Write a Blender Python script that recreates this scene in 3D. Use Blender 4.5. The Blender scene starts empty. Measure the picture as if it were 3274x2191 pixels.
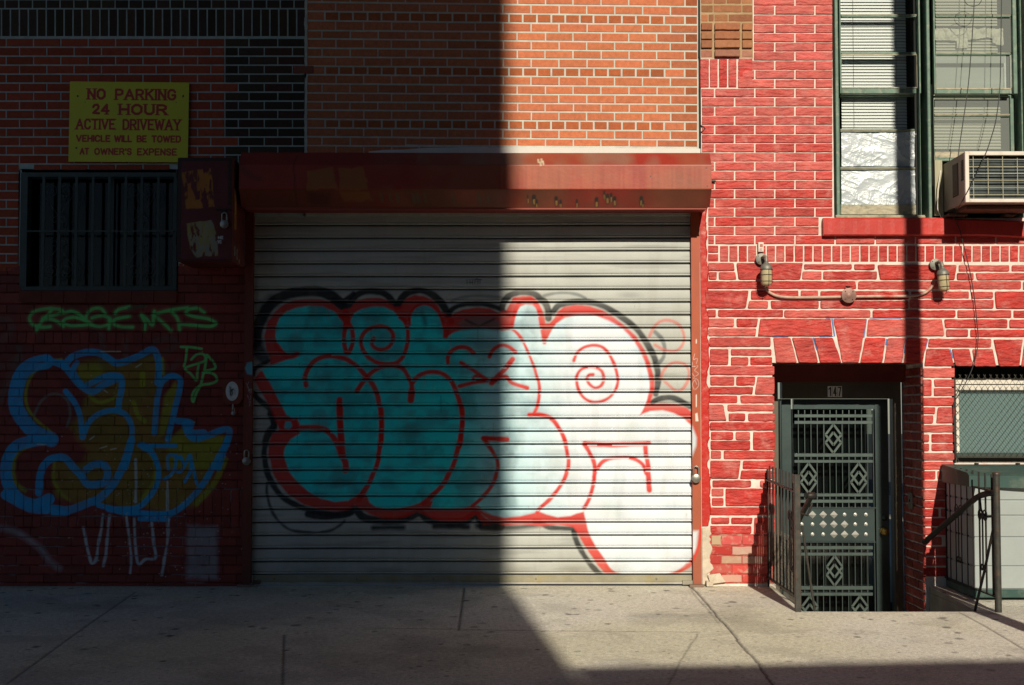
import bpy, math, random
import numpy as np
from mathutils import Vector, Matrix
SC = bpy.context.scene
random.seed(7)
R = math.radians

# ---------------------------------------------------------------- camera
F_PX, CX, CY = 4547.0, 1637.0, 1095.5
CAM_D, CAM_Z, PITCH = 11.0, 1.33, math.atan(224.5 / 4547.0)
cam = bpy.data.cameras.new('camera'); cam_o = bpy.data.objects.new('camera', cam)
SC.collection.objects.link(cam_o); SC.camera = cam_o
cam.lens = 50.0; cam.sensor_width = 36.0; cam.clip_start = 0.1; cam.clip_end = 800
cam_o.location = (0, -CAM_D, CAM_Z); cam_o.rotation_euler = (R(90) + PITCH, 0, 0)

# ---------------------------------------------------------------- sky and sun
RAY = Vector((-0.115, 1.0, -0.58)).normalized()          # the way the sunlight travels
world = bpy.data.worlds.new('World'); SC.world = world; world.use_nodes = True
nt = world.node_tree; nt.nodes.clear()
wo = nt.nodes.new('ShaderNodeOutputWorld'); bg = nt.nodes.new('ShaderNodeBackground'); sky = nt.nodes.new('ShaderNodeTexSky')
sky.sky_type = 'NISHITA'; sky.sun_disc = False
sky.sun_elevation = math.asin(-RAY.z); sky.sun_rotation = math.atan2(-RAY.x, -RAY.y)
sky.air_density = 1.0; sky.dust_density = 0.2; sky.ozone_density = 4.0
bg.inputs['Strength'].default_value = 0.05
nt.links.new(sky.outputs[0], bg.inputs[0]); nt.links.new(bg.outputs[0], wo.inputs[0])
sun = bpy.data.lights.new('sun', 'SUN'); sun.energy = 5.0; sun.angle = R(0.5); sun.color = (1.0, 0.90, 0.73)
sun_o = bpy.data.objects.new('sun', sun); SC.collection.objects.link(sun_o)
sun_o.rotation_euler = RAY.to_track_quat('-Z', 'Y').to_euler(); sun_o.location = (2, -14, 12)
vs = SC.view_settings; SC.display_settings.display_device = 'sRGB'
vs.view_transform = 'Standard'; vs.look = 'None'; vs.exposure = -0.10; vs.gamma = 1.0; vs.use_curve_mapping = False
SC.cycles.max_bounces = 8; SC.cycles.transparent_max_bounces = 12

# ---------------------------------------------------------------- measuring: photo pixel -> point on a real plane
CT, ST = math.cos(PITCH), math.sin(PITCH)
def P(px, py, y=0.0):
    u, v = (px - CX) / F_PX, (CY - py) / F_PX
    t = (y + CAM_D) / (CT - v * ST)
    return (u * t, CAM_Z + t * (ST + v * CT))
SLOPE = 0.03
def G(px, py):
    u, v = (px - CX) / F_PX, (CY - py) / F_PX
    dy, dz = CT - v * ST, ST + v * CT
    t = (SLOPE * -CAM_D - CAM_Z) / (dz - SLOPE * dy)
    return (u * t, -CAM_D + t * dy)
def PX(px, y=0.0): return P(px, 1320, y)[0]
def PZ(py, y=0.0): return P(CX, py, y)[1]
def Z(ox, oy, s, pts): return [(ox + a / s, oy + b / s) for a, b in pts]
def W(pts, y=0.0): return [P(a, b, y) for a, b in pts]

# ---------------------------------------------------------------- numpy noise
def vnoise(x, z, s, seed=0):
    rs = np.random.RandomState(seed); T = rs.rand(256, 256)
    a, b = np.asarray(x) * s + 50.0, np.asarray(z) * s + 50.0
    i, j = np.floor(a).astype(int), np.floor(b).astype(int); f, g = a - i, b - j
    f = f * f * (3 - 2 * f); g = g * g * (3 - 2 * g); i &= 255; j &= 255; i1 = (i + 1) & 255; j1 = (j + 1) & 255
    return (T[i, j] * (1 - f) + T[i1, j] * f) * (1 - g) + (T[i, j1] * (1 - f) + T[i1, j1] * f) * g
def fbm(x, z, s, seed=0, o=3):
    r = 0; a = 0.5; t = 0
    for k in range(o): r = r + a * vnoise(x, z, s, seed + k); t += a; a *= 0.5; s *= 2.1
    return r / t

def smooth_path(p, n=6):
    if len(p) < 3: return p
    q = [p[0]] + list(p) + [p[-1]]; out = []
    for k in range(1, len(q) - 2):
        a, b, c, d = [np.array(v, float) for v in q[k - 1:k + 3]]
        for i in range(n):
            t = i / n
            out.append(tuple(0.5 * (2 * b + (c - a) * t + (2 * a - 5 * b + 4 * c - d) * t * t + (3 * b - a - 3 * c + d) * t ** 3)))
    out.append(tuple(p[-1])); return out

class Paint:
    """colour laid on a real surface: xs (columns) and zs (rows, ascending) in metres"""
    def __init__(s, xs, zs, base):
        s.xs, s.zs = np.asarray(xs), np.asarray(zs)
        s.C = np.empty((len(zs), len(xs), 3)); s.C[:] = base
        X, Zz = np.meshgrid(s.xs, s.zs); s.X, s.Z = X, Zz
        s.n = fbm(X, Zz, 14, 3, 2) - 0.5; s.n2 = fbm(X, Zz, 5, 9, 3); s.fine = vnoise(X, Zz, 120, 5) - 0.5
    def sl(s, x0, x1, z0, z1):
        return (slice(*np.searchsorted(s.zs, [z0, z1])), slice(*np.searchsorted(s.xs, [x0, x1])))
    am = None
    def comp(s, sl, al, col):
        al = np.clip(al, 0, 1)
        if s.am is not None: al = al * s.am[sl]
        al = al[..., None]; s.C[sl] = s.C[sl] * (1 - al) + np.array(col) * al
    def dist(s, pts, pad):
        xs = [p[0] for p in pts]; zs = [p[1] for p in pts]
        sl = s.sl(min(xs) - pad, max(xs) + pad, min(zs) - pad, max(zs) + pad)
        X = s.X[sl]; D = np.full(X.shape, 9.0)
        if X.size == 0: return sl, D
        x0, z0 = s.xs[sl[1]], s.zs[sl[0]]
        for (a, b), (c, d) in zip(pts[:-1], pts[1:]):
            i0, i1 = np.searchsorted(x0, [min(a, c) - pad, max(a, c) + pad]); j0, j1 = np.searchsorted(z0, [min(b, d) - pad, max(b, d) + pad])
            if i1 <= i0 or j1 <= j0: continue
            xx, zz = s.X[sl][j0:j1, i0:i1], s.Z[sl][j0:j1, i0:i1]
            L = (c - a) ** 2 + (d - b) ** 2 + 1e-12; t = np.clip(((xx - a) * (c - a) + (zz - b) * (d - b)) / L, 0, 1)
            dd = np.hypot(xx - a - t * (c - a), zz - b - t * (d - b)); D[j0:j1, i0:i1] = np.minimum(D[j0:j1, i0:i1], dd)
        return sl, D
    def stroke(s, pts, w, col, a=1.0, soft=0.006, wob=0.0, curve=True, halo=0.0):
        if curve: pts = smooth_path(pts)
        sl, D = s.dist(pts, w / 2 + soft * 2 + wob + halo)
        if D.size == 0: return
        D = D + s.n[sl] * wob
        if halo: s.comp(sl, a * 0.25 * np.clip(1 - (D - w / 2) / halo, 0, 1), col)
        s.comp(sl, a * np.clip((w / 2 + soft - D) / (2 * soft), 0, 1), col)
    def fill(s, poly, col, a=1.0, soft=0.006, curve=False, wob=0.0):
        if curve: poly = smooth_path(poly + [poly[0]], 5)
        pts = list(poly) + [poly[0]]; sl, D = s.dist(pts, soft * 2 + wob)
        if D.size == 0: return
        X, Zz = s.X[sl], s.Z[sl]; ins = np.zeros(X.shape, bool)
        for (x1, z1), (x2, z2) in zip(pts[:-1], pts[1:]):
            if z1 == z2: continue
            ins ^= ((z1 > Zz) != (z2 > Zz)) & (X < (x2 - x1) * (Zz - z1) / (z2 - z1) + x1)
        S = np.where(ins, -D, D) + s.n[sl] * wob
        s.comp(sl, (a if not isinstance(a, str) else 1.0) * np.clip((soft - S) / (2 * soft), 0, 1), col)
    def rect(s, x0, x1, z0, z1, col, a=1.0, soft=0.002, wob=0.0):
        s.fill([(x0, z0), (x1, z0), (x1, z1), (x0, z1)], col, a, soft, False, wob)

# stroke lettering -------------------------------------------------------
GL = {
 'A': [[(0, 0), (.4, 1), (.8, 0)], [(.17, .36), (.63, .36)]], 'B': [[(0, 0), (0, 1), (.4, 1), (.6, .88), (.6, .66), (.4, .53), (0, .53)], [(.4, .53), (.66, .4), (.66, .13), (.42, 0), (0, 0)]],
 'C': [[(.65, .78), (.5, 1), (.2, 1), (0, .78), (0, .22), (.2, 0), (.5, 0), (.65, .22)]], 'D': [[(0, 0), (0, 1), (.38, 1), (.64, .78), (.64, .22), (.38, 0), (0, 0)]],
 'E': [[(.55, 1), (0, 1), (0, 0), (.57, 0)], [(0, .52), (.45, .52)]], 'G': [[(.65, .78), (.5, 1), (.2, 1), (0, .78), (0, .22), (.2, 0), (.5, 0), (.67, .2), (.67, .45), (.4, .45)]],
 'H': [[(0, 0), (0, 1)], [(.64, 0), (.64, 1)], [(0, .5), (.64, .5)]], 'I': [[(0, 0), (0, 1)]], 'K': [[(0, 0), (0, 1)], [(.62, 1), (.04, .45)], [(.22, .6), (.66, 0)]],
 'L': [[(0, 1), (0, 0), (.52, 0)]], 'M': [[(0, 0), (0, 1), (.4, .3), (.8, 1), (.8, 0)]], 'N': [[(0, 0), (0, 1)], [(0, 1), (.62, 0)], [(.62, 0), (.62, 1)]],
 'O': [[(.22, 0), (0, .25), (0, .75), (.22, 1), (.46, 1), (.68, .75), (.68, .25), (.46, 0), (.22, 0)]], 'P': [[(0, 0), (0, 1), (.42, 1), (.62, .86), (.62, .6), (.42, .46), (0, .46)]],
 'R': [[(0, 0), (0, 1), (.42, 1), (.62, .86), (.62, .62), (.42, .48), (0, .48)], [(.34, .48), (.66, 0)]], 'S': [[(.56, .8), (.42, 1), (.15, 1), (0, .84), (.04, .62), (.5, .42), (.58, .2), (.42, 0), (.15, 0), (0, .18)]],
 'T': [[(0, 1), (.66, 1)], [(.33, 1), (.33, 0)]], 'U': [[(0, 1), (0, .22), (.18, 0), (.44, 0), (.62, .22), (.62, 1)]], 'V': [[(0, 1), (.36, 0), (.72, 1)]],
 'W': [[(0, 1), (.25, 0), (.5, .9), (.75, 0), (1, 1)]], 'X': [[(0, 1), (.64, 0)], [(0, 0), (.64, 1)]], 'Y': [[(0, 1), (.36, .48), (.72, 1)], [(.36, .48), (.36, 0)]],
 '2': [[(.02, .74), (.14, .96), (.44, 1), (.56, .78), (.5, .55), (.04, .06), (.6, .02)]], '4': [[(.48, 0), (.48, 1), (0, .3), (.66, .3)]],
 '1': [[(.0, .8), (.16, 1), (.16, 0)]], '7': [[(0, 1), (.5, 1), (.16, 0)]], "'": [[(0, 1), (0, .74)]]}
def word(pt, s, x0, x1, z0, z1, th, col, serif=False, soft=0.0012):
    """lettering fitted to the box x0..x1, z0..z1"""
    h = z1 - z0; gap = 0.30
    ws = [max(p[0] for st in GL[c] for p in st) for c in s]
    tot = sum(ws) + gap * (len(s) - 1); k = (x1 - x0 - th) / tot; x = x0 + th / 2
    for c, w in zip(s, ws):
        for st in GL[c]:
            q = [(x + a * k, z0 + th / 2 + b * (h - th)) for a, b in st]
            pt.stroke(q, th, col, 1, soft, curve=False)
            if serif:
                for (a, b), (qa, qb) in ((st[0], q[0]), (st[-1], q[-1])):
                    if b in (0, 1) and c not in 'OGDS2':
                        zz = z0 + h * .045 if b == 0 else z1 - h * .045
                        pt.stroke([(qa - th * .85, zz), (qa + th * .85, zz)], h * .09, col, 1, soft, curve=False)
        x += (w + gap) * k

# ---------------------------------------------------------------- materials
def mat(name, base=(.5, .5, .5), rough=0.7, metal=0.0, var=0.0, vs=8.0, stretch=(1, 1, 1), bump=0.0, bs=60.0, bstretch=(1, 1, 1), bdist=0.003, spec=0.4, fine=0.0, dirt_sheen=None, dirt_sheen_scale=3.0, dirt_sheen_amt=0.5, coat=0.0, wave=0.0):
    m = bpy.data.materials.new(name); m.use_nodes = True; n = m.node_tree.nodes; l = m.node_tree.links
    b = n['Principled BSDF']; b.inputs['Roughness'].default_value = rough; b.inputs['Metallic'].default_value = metal
    b.inputs['Specular IOR Level'].default_value = spec; b.inputs['Coat Weight'].default_value = coat
    tc = n.new('ShaderNodeTexCoord')
    def noise(scale, st, detail=6, rg=.6):
        mp = n.new('ShaderNodeMapping'); mp.inputs['Scale'].default_value = st; l.new(tc.outputs['Object'], mp.inputs[0])
        t = n.new('ShaderNodeTexNoise'); t.inputs['Scale'].default_value = scale; t.inputs['Detail'].default_value = detail; t.inputs['Roughness'].default_value = rg
        l.new(mp.outputs[0], t.inputs['Vector']); return t
    if base == 'col':
        at = n.new('ShaderNodeAttribute'); at.attribute_name = 'col'; c = at.outputs['Color']
    else:
        rg = n.new('ShaderNodeRGB'); rg.outputs[0].default_value = (*base, 1); c = rg.outputs[0]
    def scalevar(c, tex, amt):
        mr = n.new('ShaderNodeMapRange'); mr.inputs[1].default_value = .3; mr.inputs[2].default_value = .7
        mr.inputs[3].default_value = 1 - amt; mr.inputs[4].default_value = 1 + amt; l.new(tex.outputs[0], mr.inputs[0])
        mx = n.new('ShaderNodeVectorMath'); mx.operation = 'SCALE'; l.new(c, mx.inputs[0]); l.new(mr.outputs[0], mx.inputs['Scale']); return mx.outputs[0]
    if var: c = scalevar(c, noise(vs, stretch), var)
    if fine: c = scalevar(c, noise(190, (1, 1, 1), 3), fine)
    if dirt_sheen:
        t = noise(dirt_sheen_scale, (1, 1, 1), 8, .7); mr = n.new('ShaderNodeMapRange'); mr.inputs[1].default_value = .52; mr.inputs[2].default_value = .68
        mr.inputs[4].default_value = dirt_sheen_amt; l.new(t.outputs[0], mr.inputs[0])
        mx = n.new('ShaderNodeMix'); mx.data_type = 'RGBA'; l.new(mr.outputs[0], mx.inputs[0]); l.new(c, mx.inputs[6]); mx.inputs[7].default_value = (*dirt_sheen, 1); c = mx.outputs[2]
    l.new(c, b.inputs['Base Color'])
    if bump:
        t = noise(bs, bstretch, 5, .65); bp = n.new('ShaderNodeBump'); bp.inputs['Strength'].default_value = bump; bp.inputs['Distance'].default_value = bdist
        l.new(t.outputs[0], bp.inputs['Height']); l.new(bp.outputs[0], b.inputs['Normal'])
    if wave:
        wv = n.new('ShaderNodeTexWave'); wv.wave_type = 'BANDS'; wv.bands_direction = 'Z'; wv.wave_profile = 'SIN'
        mp = n.new('ShaderNodeMapping'); mp.inputs['Scale'].default_value = (.42, 1, 1); mp.inputs['Rotation'].default_value = (0, R(5), 0); l.new(tc.outputs['Object'], mp.inputs[0]); l.new(mp.outputs[0], wv.inputs['Vector'])
        wv.inputs['Scale'].default_value = 6.5; wv.inputs['Distortion'].default_value = 13; wv.inputs['Detail'].default_value = 3; wv.inputs['Detail Scale'].default_value = 1.6
        bp2 = n.new('ShaderNodeBump'); bp2.inputs['Strength'].default_value = wave; bp2.inputs['Distance'].default_value = .006; l.new(wv.outputs['Fac'], bp2.inputs['Height'])
        if bump: l.new(bp.outputs[0], bp2.inputs['Normal'])
        l.new(bp2.outputs[0], b.inputs['Normal'])
    return m
def glass_mat(name, tint=(.9, .95, .95), refl=0.10, rough=0.02, milk=0.0, milkcol=(.6, .62, .6)):
    m = bpy.data.materials.new(name); m.use_nodes = True; n = m.node_tree.nodes; l = m.node_tree.links; n.clear()
    o = n.new('ShaderNodeOutputMaterial'); tr = n.new('ShaderNodeBsdfTransparent'); tr.inputs[0].default_value = (*tint, 1)
    gl = n.new('ShaderNodeBsdfGlossy'); gl.inputs['Roughness'].default_value = rough; mx = n.new('ShaderNodeMixShader'); mx.inputs[0].default_value = refl
    l.new(tr.outputs[0], mx.inputs[1]); l.new(gl.outputs[0], mx.inputs[2]); out = mx.outputs[0]
    if milk:
        d = n.new('ShaderNodeBsdfDiffuse'); d.inputs[0].default_value = (*milkcol, 1); m2 = n.new('ShaderNodeMixShader'); m2.inputs[0].default_value = milk
        l.new(out, m2.inputs[1]); l.new(d.outputs[0], m2.inputs[2]); out = m2.outputs[0]
    l.new(out, o.inputs[0]); return m

M = dict(
 brick=mat('brick', 'col', .85, var=.16, vs=30, bump=.5, bs=160, bdist=.002, fine=.12),
 mortar=mat('mortar', (.54, .55, .49), .95, var=.15, vs=12, bump=.5, bs=120, bdist=.003),
 mortar_old=mat('mortar_old', (.42, .52, .50), .95, var=.2, vs=12, bump=.5, bs=120, bdist=.003),
 mortar_white=mat('mortar_white', (.74, .67, .60), .9, var=.15, vs=9, bump=.4, bs=90, bdist=.003, dirt_sheen=(.55, .14, .11), dirt_sheen_scale=13, dirt_sheen_amt=.45),
 stone=mat('red_painted_stone', 'col', .50, var=.26, vs=8, stretch=(1, 1, 2.2), bump=.9, bs=11, bstretch=(1.0, 1, 2.6), bdist=.018, spec=.35, fine=.10, wave=.34, dirt_sheen=(.60, .20, .17), dirt_sheen_scale=8, dirt_sheen_amt=.7),  # pink overlay stands for faded paint and a painted glossy sheen
 painted=mat('painted_brick', 'col', .6, var=.12, vs=14, bump=.5, bs=90, bdist=.002, fine=.08),
 shutter=mat('shutter_paint', 'col', .5, var=.07, vs=3, bump=.10, bs=40, bdist=.002, spec=.28, fine=.03),
 painted_steel=mat('painted_steel', 'col', .5, var=.12, vs=6, stretch=(1, 1, .4), bump=.15, bs=30, bdist=.002, fine=.04),
 sign=mat('sign_enamel', 'col', .45, var=.04, vs=4),
 concrete=mat('sidewalk_concrete', 'col', .9, var=.20, vs=42, bump=.9, bs=60, bdist=.008, fine=.34, spec=.2, dirt_sheen=(.17, .165, .13), dirt_sheen_scale=30, dirt_sheen_amt=.40),
 concrete_plain=mat('concrete', (.30, .28, .23), .9, var=.2, vs=6, bump=.6, bs=90, bdist=.004, fine=.12),
 asphalt=mat('asphalt', (.05, .05, .05), .9, var=.2, vs=4, bump=.6, bs=120, bdist=.005, fine=.3),
 green=mat('green_window_paint', (.13, .215, .165), .55, var=.2, vs=14, bump=.4, bs=60, bdist=.003, dirt_sheen=(.42, .40, .30), dirt_sheen_scale=16, dirt_sheen_amt=.6),
 green_grille=mat('grille_green_paint', (.035, .06, .055), .5, var=.2, vs=20),
 green_dark=mat('dark_green_frame', (.030, .05, .045), .5, var=.2, vs=12),
 cream_wood=mat('weathered_cream_wood', (.42, .38, .28), .8, var=.3, vs=20, stretch=(1, 1, 3), bump=.5, bs=60, bdist=.003, dirt_sheen=(.10, .13, .09), dirt_sheen_scale=9, dirt_sheen_amt=.8),
 red_sill=mat('red_sill_paint', (.52, .045, .035), .38, var=.14, vs=6, bump=.35, bs=25, bdist=.006, fine=.05),
 red_paint=mat('thick_red_paint', (.50, .024, .016), .42, var=.10, vs=9, bump=.45, bs=20, bdist=.006, dirt_sheen=(.6, .4, .3), dirt_sheen_scale=13, dirt_sheen_amt=.2),
 plaster=mat('cracked_plaster', (.62, .54, .43), .9, var=.15, vs=9, bump=.6, bs=40, bdist=.006, dirt_sheen=(.33, .26, .18), dirt_sheen_scale=8, dirt_sheen_amt=.6),
 grille_bright=mat('ornament_steel', (.17, .22, .20), .34, metal=.7, var=.2, vs=9),
 grille=mat('grille_steel', (.14, .185, .175), .36, metal=.75, var=.2, vs=9),
 steel=mat('brushed_steel', (.085, .12, .12), .36, metal=.85, var=.14, vs=6, bump=.1, bs=20, dirt_sheen=(.10, .13, .12), dirt_sheen_scale=5, dirt_sheen_amt=.5),
 door_dark=mat('bronze_door_frame', (.13, .115, .085), .45, metal=.3, var=.15, vs=5),
 stud=mat('bright_stud', (.60, .60, .56), .35, metal=.35),
 iron=mat('black_iron', (.022, .021, .019), .5, metal=.2, var=.3, vs=25, dirt_sheen=(.12, .05, .03), dirt_sheen_scale=18, dirt_sheen_amt=.4),
 iron_grey=mat('worn_iron_post', (.055, .055, .048), .5, metal=.3, var=.3, vs=25, dirt_sheen=(.17, .075, .035), dirt_sheen_scale=14, dirt_sheen_amt=.5),
 black=mat('black', (.012, .012, .012), .7),
 dark=mat('dark_interior', (.02, .022, .02), .9),
 room=mat('room_wall', (.35, .33, .28), .9),
 brass=mat('brass', (.55, .38, .10), .3, metal=.9),
 lockbody=mat('padlock_steel', (.34, .32, .28), .4, metal=.8, var=.15, vs=60),
 lamp_metal=mat('lamp_cast_metal', (.22, .22, .19), .55, metal=.35, var=.25, vs=30, dirt_sheen=(.30, .08, .05), dirt_sheen_scale=30, dirt_sheen_amt=.4),
 lamp_glass=mat('yellowed_lamp_glass', (.50, .42, .25), .25, var=.12, vs=20, spec=.6),
 conduit=mat('conduit_paint', (.52, .36, .28), .5, var=.2, vs=18, dirt_sheen=(.50, .05, .03), dirt_sheen_scale=5, dirt_sheen_amt=.9),
 disc=mat('junction_box_paint', (.30, .17, .14), .55, metal=.2, var=.2, vs=30),
 ac_white=mat('ac_white', (.74, .68, .60), .5, var=.05, vs=8, dirt_sheen=(.35, .25, .18), dirt_sheen_scale=9, dirt_sheen_amt=.35),
 ac_side=mat('ac_beige_case', (.34, .28, .23), .5, var=.1, vs=6),
 ac_wire=mat('ac_wire', (.62, .58, .40), .5), ac_fin=mat('ac_fins', (.055, .07, .07), .5, metal=.4, var=.4, vs=9),
 blind=mat('blind_slat', (.86, .86, .84), .5, spec=.3), blind_beige=mat('beige_blind', (.62, .60, .50), .6),
 plastic=mat('crumpled_plastic', (.52, .58, .62), .27, bump=.5, bs=22, bstretch=(1, 1, 1.5), bdist=.010, spec=.8),
 cable=mat('cable_rubber', (.03, .035, .035), .5), wire=mat('fence_wire', (.09, .085, .07), .5, metal=.5),
 bin_lid=mat('green_bin_lid', (.030, .075, .065), .5, var=.12, vs=8, dirt_sheen=(.25, .26, .2), dirt_sheen_scale=6, dirt_sheen_amt=.35),
 bin_body=mat('grey_bin_body', (.33, .37, .37), .6, var=.06, vs=6, dirt_sheen=(.33, .37, .38), dirt_sheen_scale=5, dirt_sheen_amt=.5),
 white=mat('white_frame', (.72, .68, .60), .6, var=.1, vs=14, dirt_sheen=(.35, .3, .22), dirt_sheen_scale=12, dirt_sheen_amt=.4),
 leaf=mat('sky_block_leaf', (.05, .10, .035), .7), bark=mat('bark', (.12, .10, .08), .9, var=.3, vs=8),
 facade=mat('far_facade', (.10, .09, .075), .9, var=.15, vs=1.5), cornice=mat('far_cornice', (.22, .20, .18), .8), wood=mat('pole_wood', (.14, .10, .07), .8, var=.3, vs=6, stretch=(4, 4, .3), bump=.5, bs=20, bstretch=(4, 4, .3)),
 curtain=mat('curtain', (.010, .014, .012), 1.0, spec=0.0, var=.3, vs=9, stretch=(3, 1, .2)),
 glass=glass_mat('window_glass', (.93, .97, .97), .09), glass_dusty=glass_mat('dusty_window_glass', (.9, .95, .93), .07, .05, .38, (.40, .44, .42)),
 glass_teal=glass_mat('teal_window_glass', (.6, .8, .78), .12, .05, .55, (.22, .32, .32)), glass_door=glass_mat('door_glass', (.35, .42, .42), .10, .10), glass_dark=glass_mat('dark_door_glass', (.25, .32, .32), .015, .08),
)

# ---------------------------------------------------------------- objects
ROOT = {}
def tag(o, label=None, cat=None, group=None, kind=None):
    if label: o['label'] = label
    if cat: o['category'] = cat
    if group: o['group'] = group
    if kind: o['kind'] = kind
    return o
def thing(name, loc, label, cat, group=None):
    o = bpy.data.objects.new(name, None); SC.collection.objects.link(o); o.location = loc; o.empty_display_size = .1
    ROOT[o.name] = Vector(loc); return tag(o, label, cat, group)
def link(name, me, m, parent=None, label=None):
    if isinstance(m, (list, tuple)):
        for x in m: me.materials.append(x)
    else: me.materials.append(m)
    o = bpy.data.objects.new(name, me); SC.collection.objects.link(o)
    if parent is not None:
        base = ROOT[parent.name]; me.transform(Matrix.Translation(-base)); o.parent = parent; ROOT[o.name] = base
    else: ROOT[o.name] = Vector((0, 0, 0))
    if label: o['label'] = label
    return o
def mesh_np(name, V, Fq, m, parent=None, col=None, smooth=False, label=None):
    V = np.asarray(V, np.float32).reshape(-1, 3); Fq = np.asarray(Fq, np.int32).reshape(-1, 4)
    me = bpy.data.meshes.new(name); me.vertices.add(len(V)); me.vertices.foreach_set('co', V.ravel())
    me.loops.add(Fq.size); me.loops.foreach_set('vertex_index', Fq.ravel()); me.polygons.add(len(Fq))
    me.polygons.foreach_set('loop_start', np.arange(0, Fq.size, 4, dtype=np.int32))
    me.update(calc_edges=True); me.validate()
    if col is not None:
        a = me.color_attributes.new('col', 'FLOAT_COLOR', 'POINT'); c = np.ones((len(V), 4), np.float32); c[:, :3] = np.clip(np.asarray(col).reshape(-1, 3), 0.002, .9)
        a.data.foreach_set('color', c.ravel())
    if smooth: me.polygons.foreach_set('use_smooth', np.ones(len(Fq), bool))
    return link(name, me, m, parent, label)
def grid_faces(nz, nx, keep=None):
    j, i = np.meshgrid(np.arange(nz - 1), np.arange(nx - 1), indexing='ij'); a = j * nx + i
    f = np.stack([a, a + 1, a + nx + 1, a + nx], -1)
    if keep is not None: f = f[keep]
    return f.reshape(-1, 4)

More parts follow.
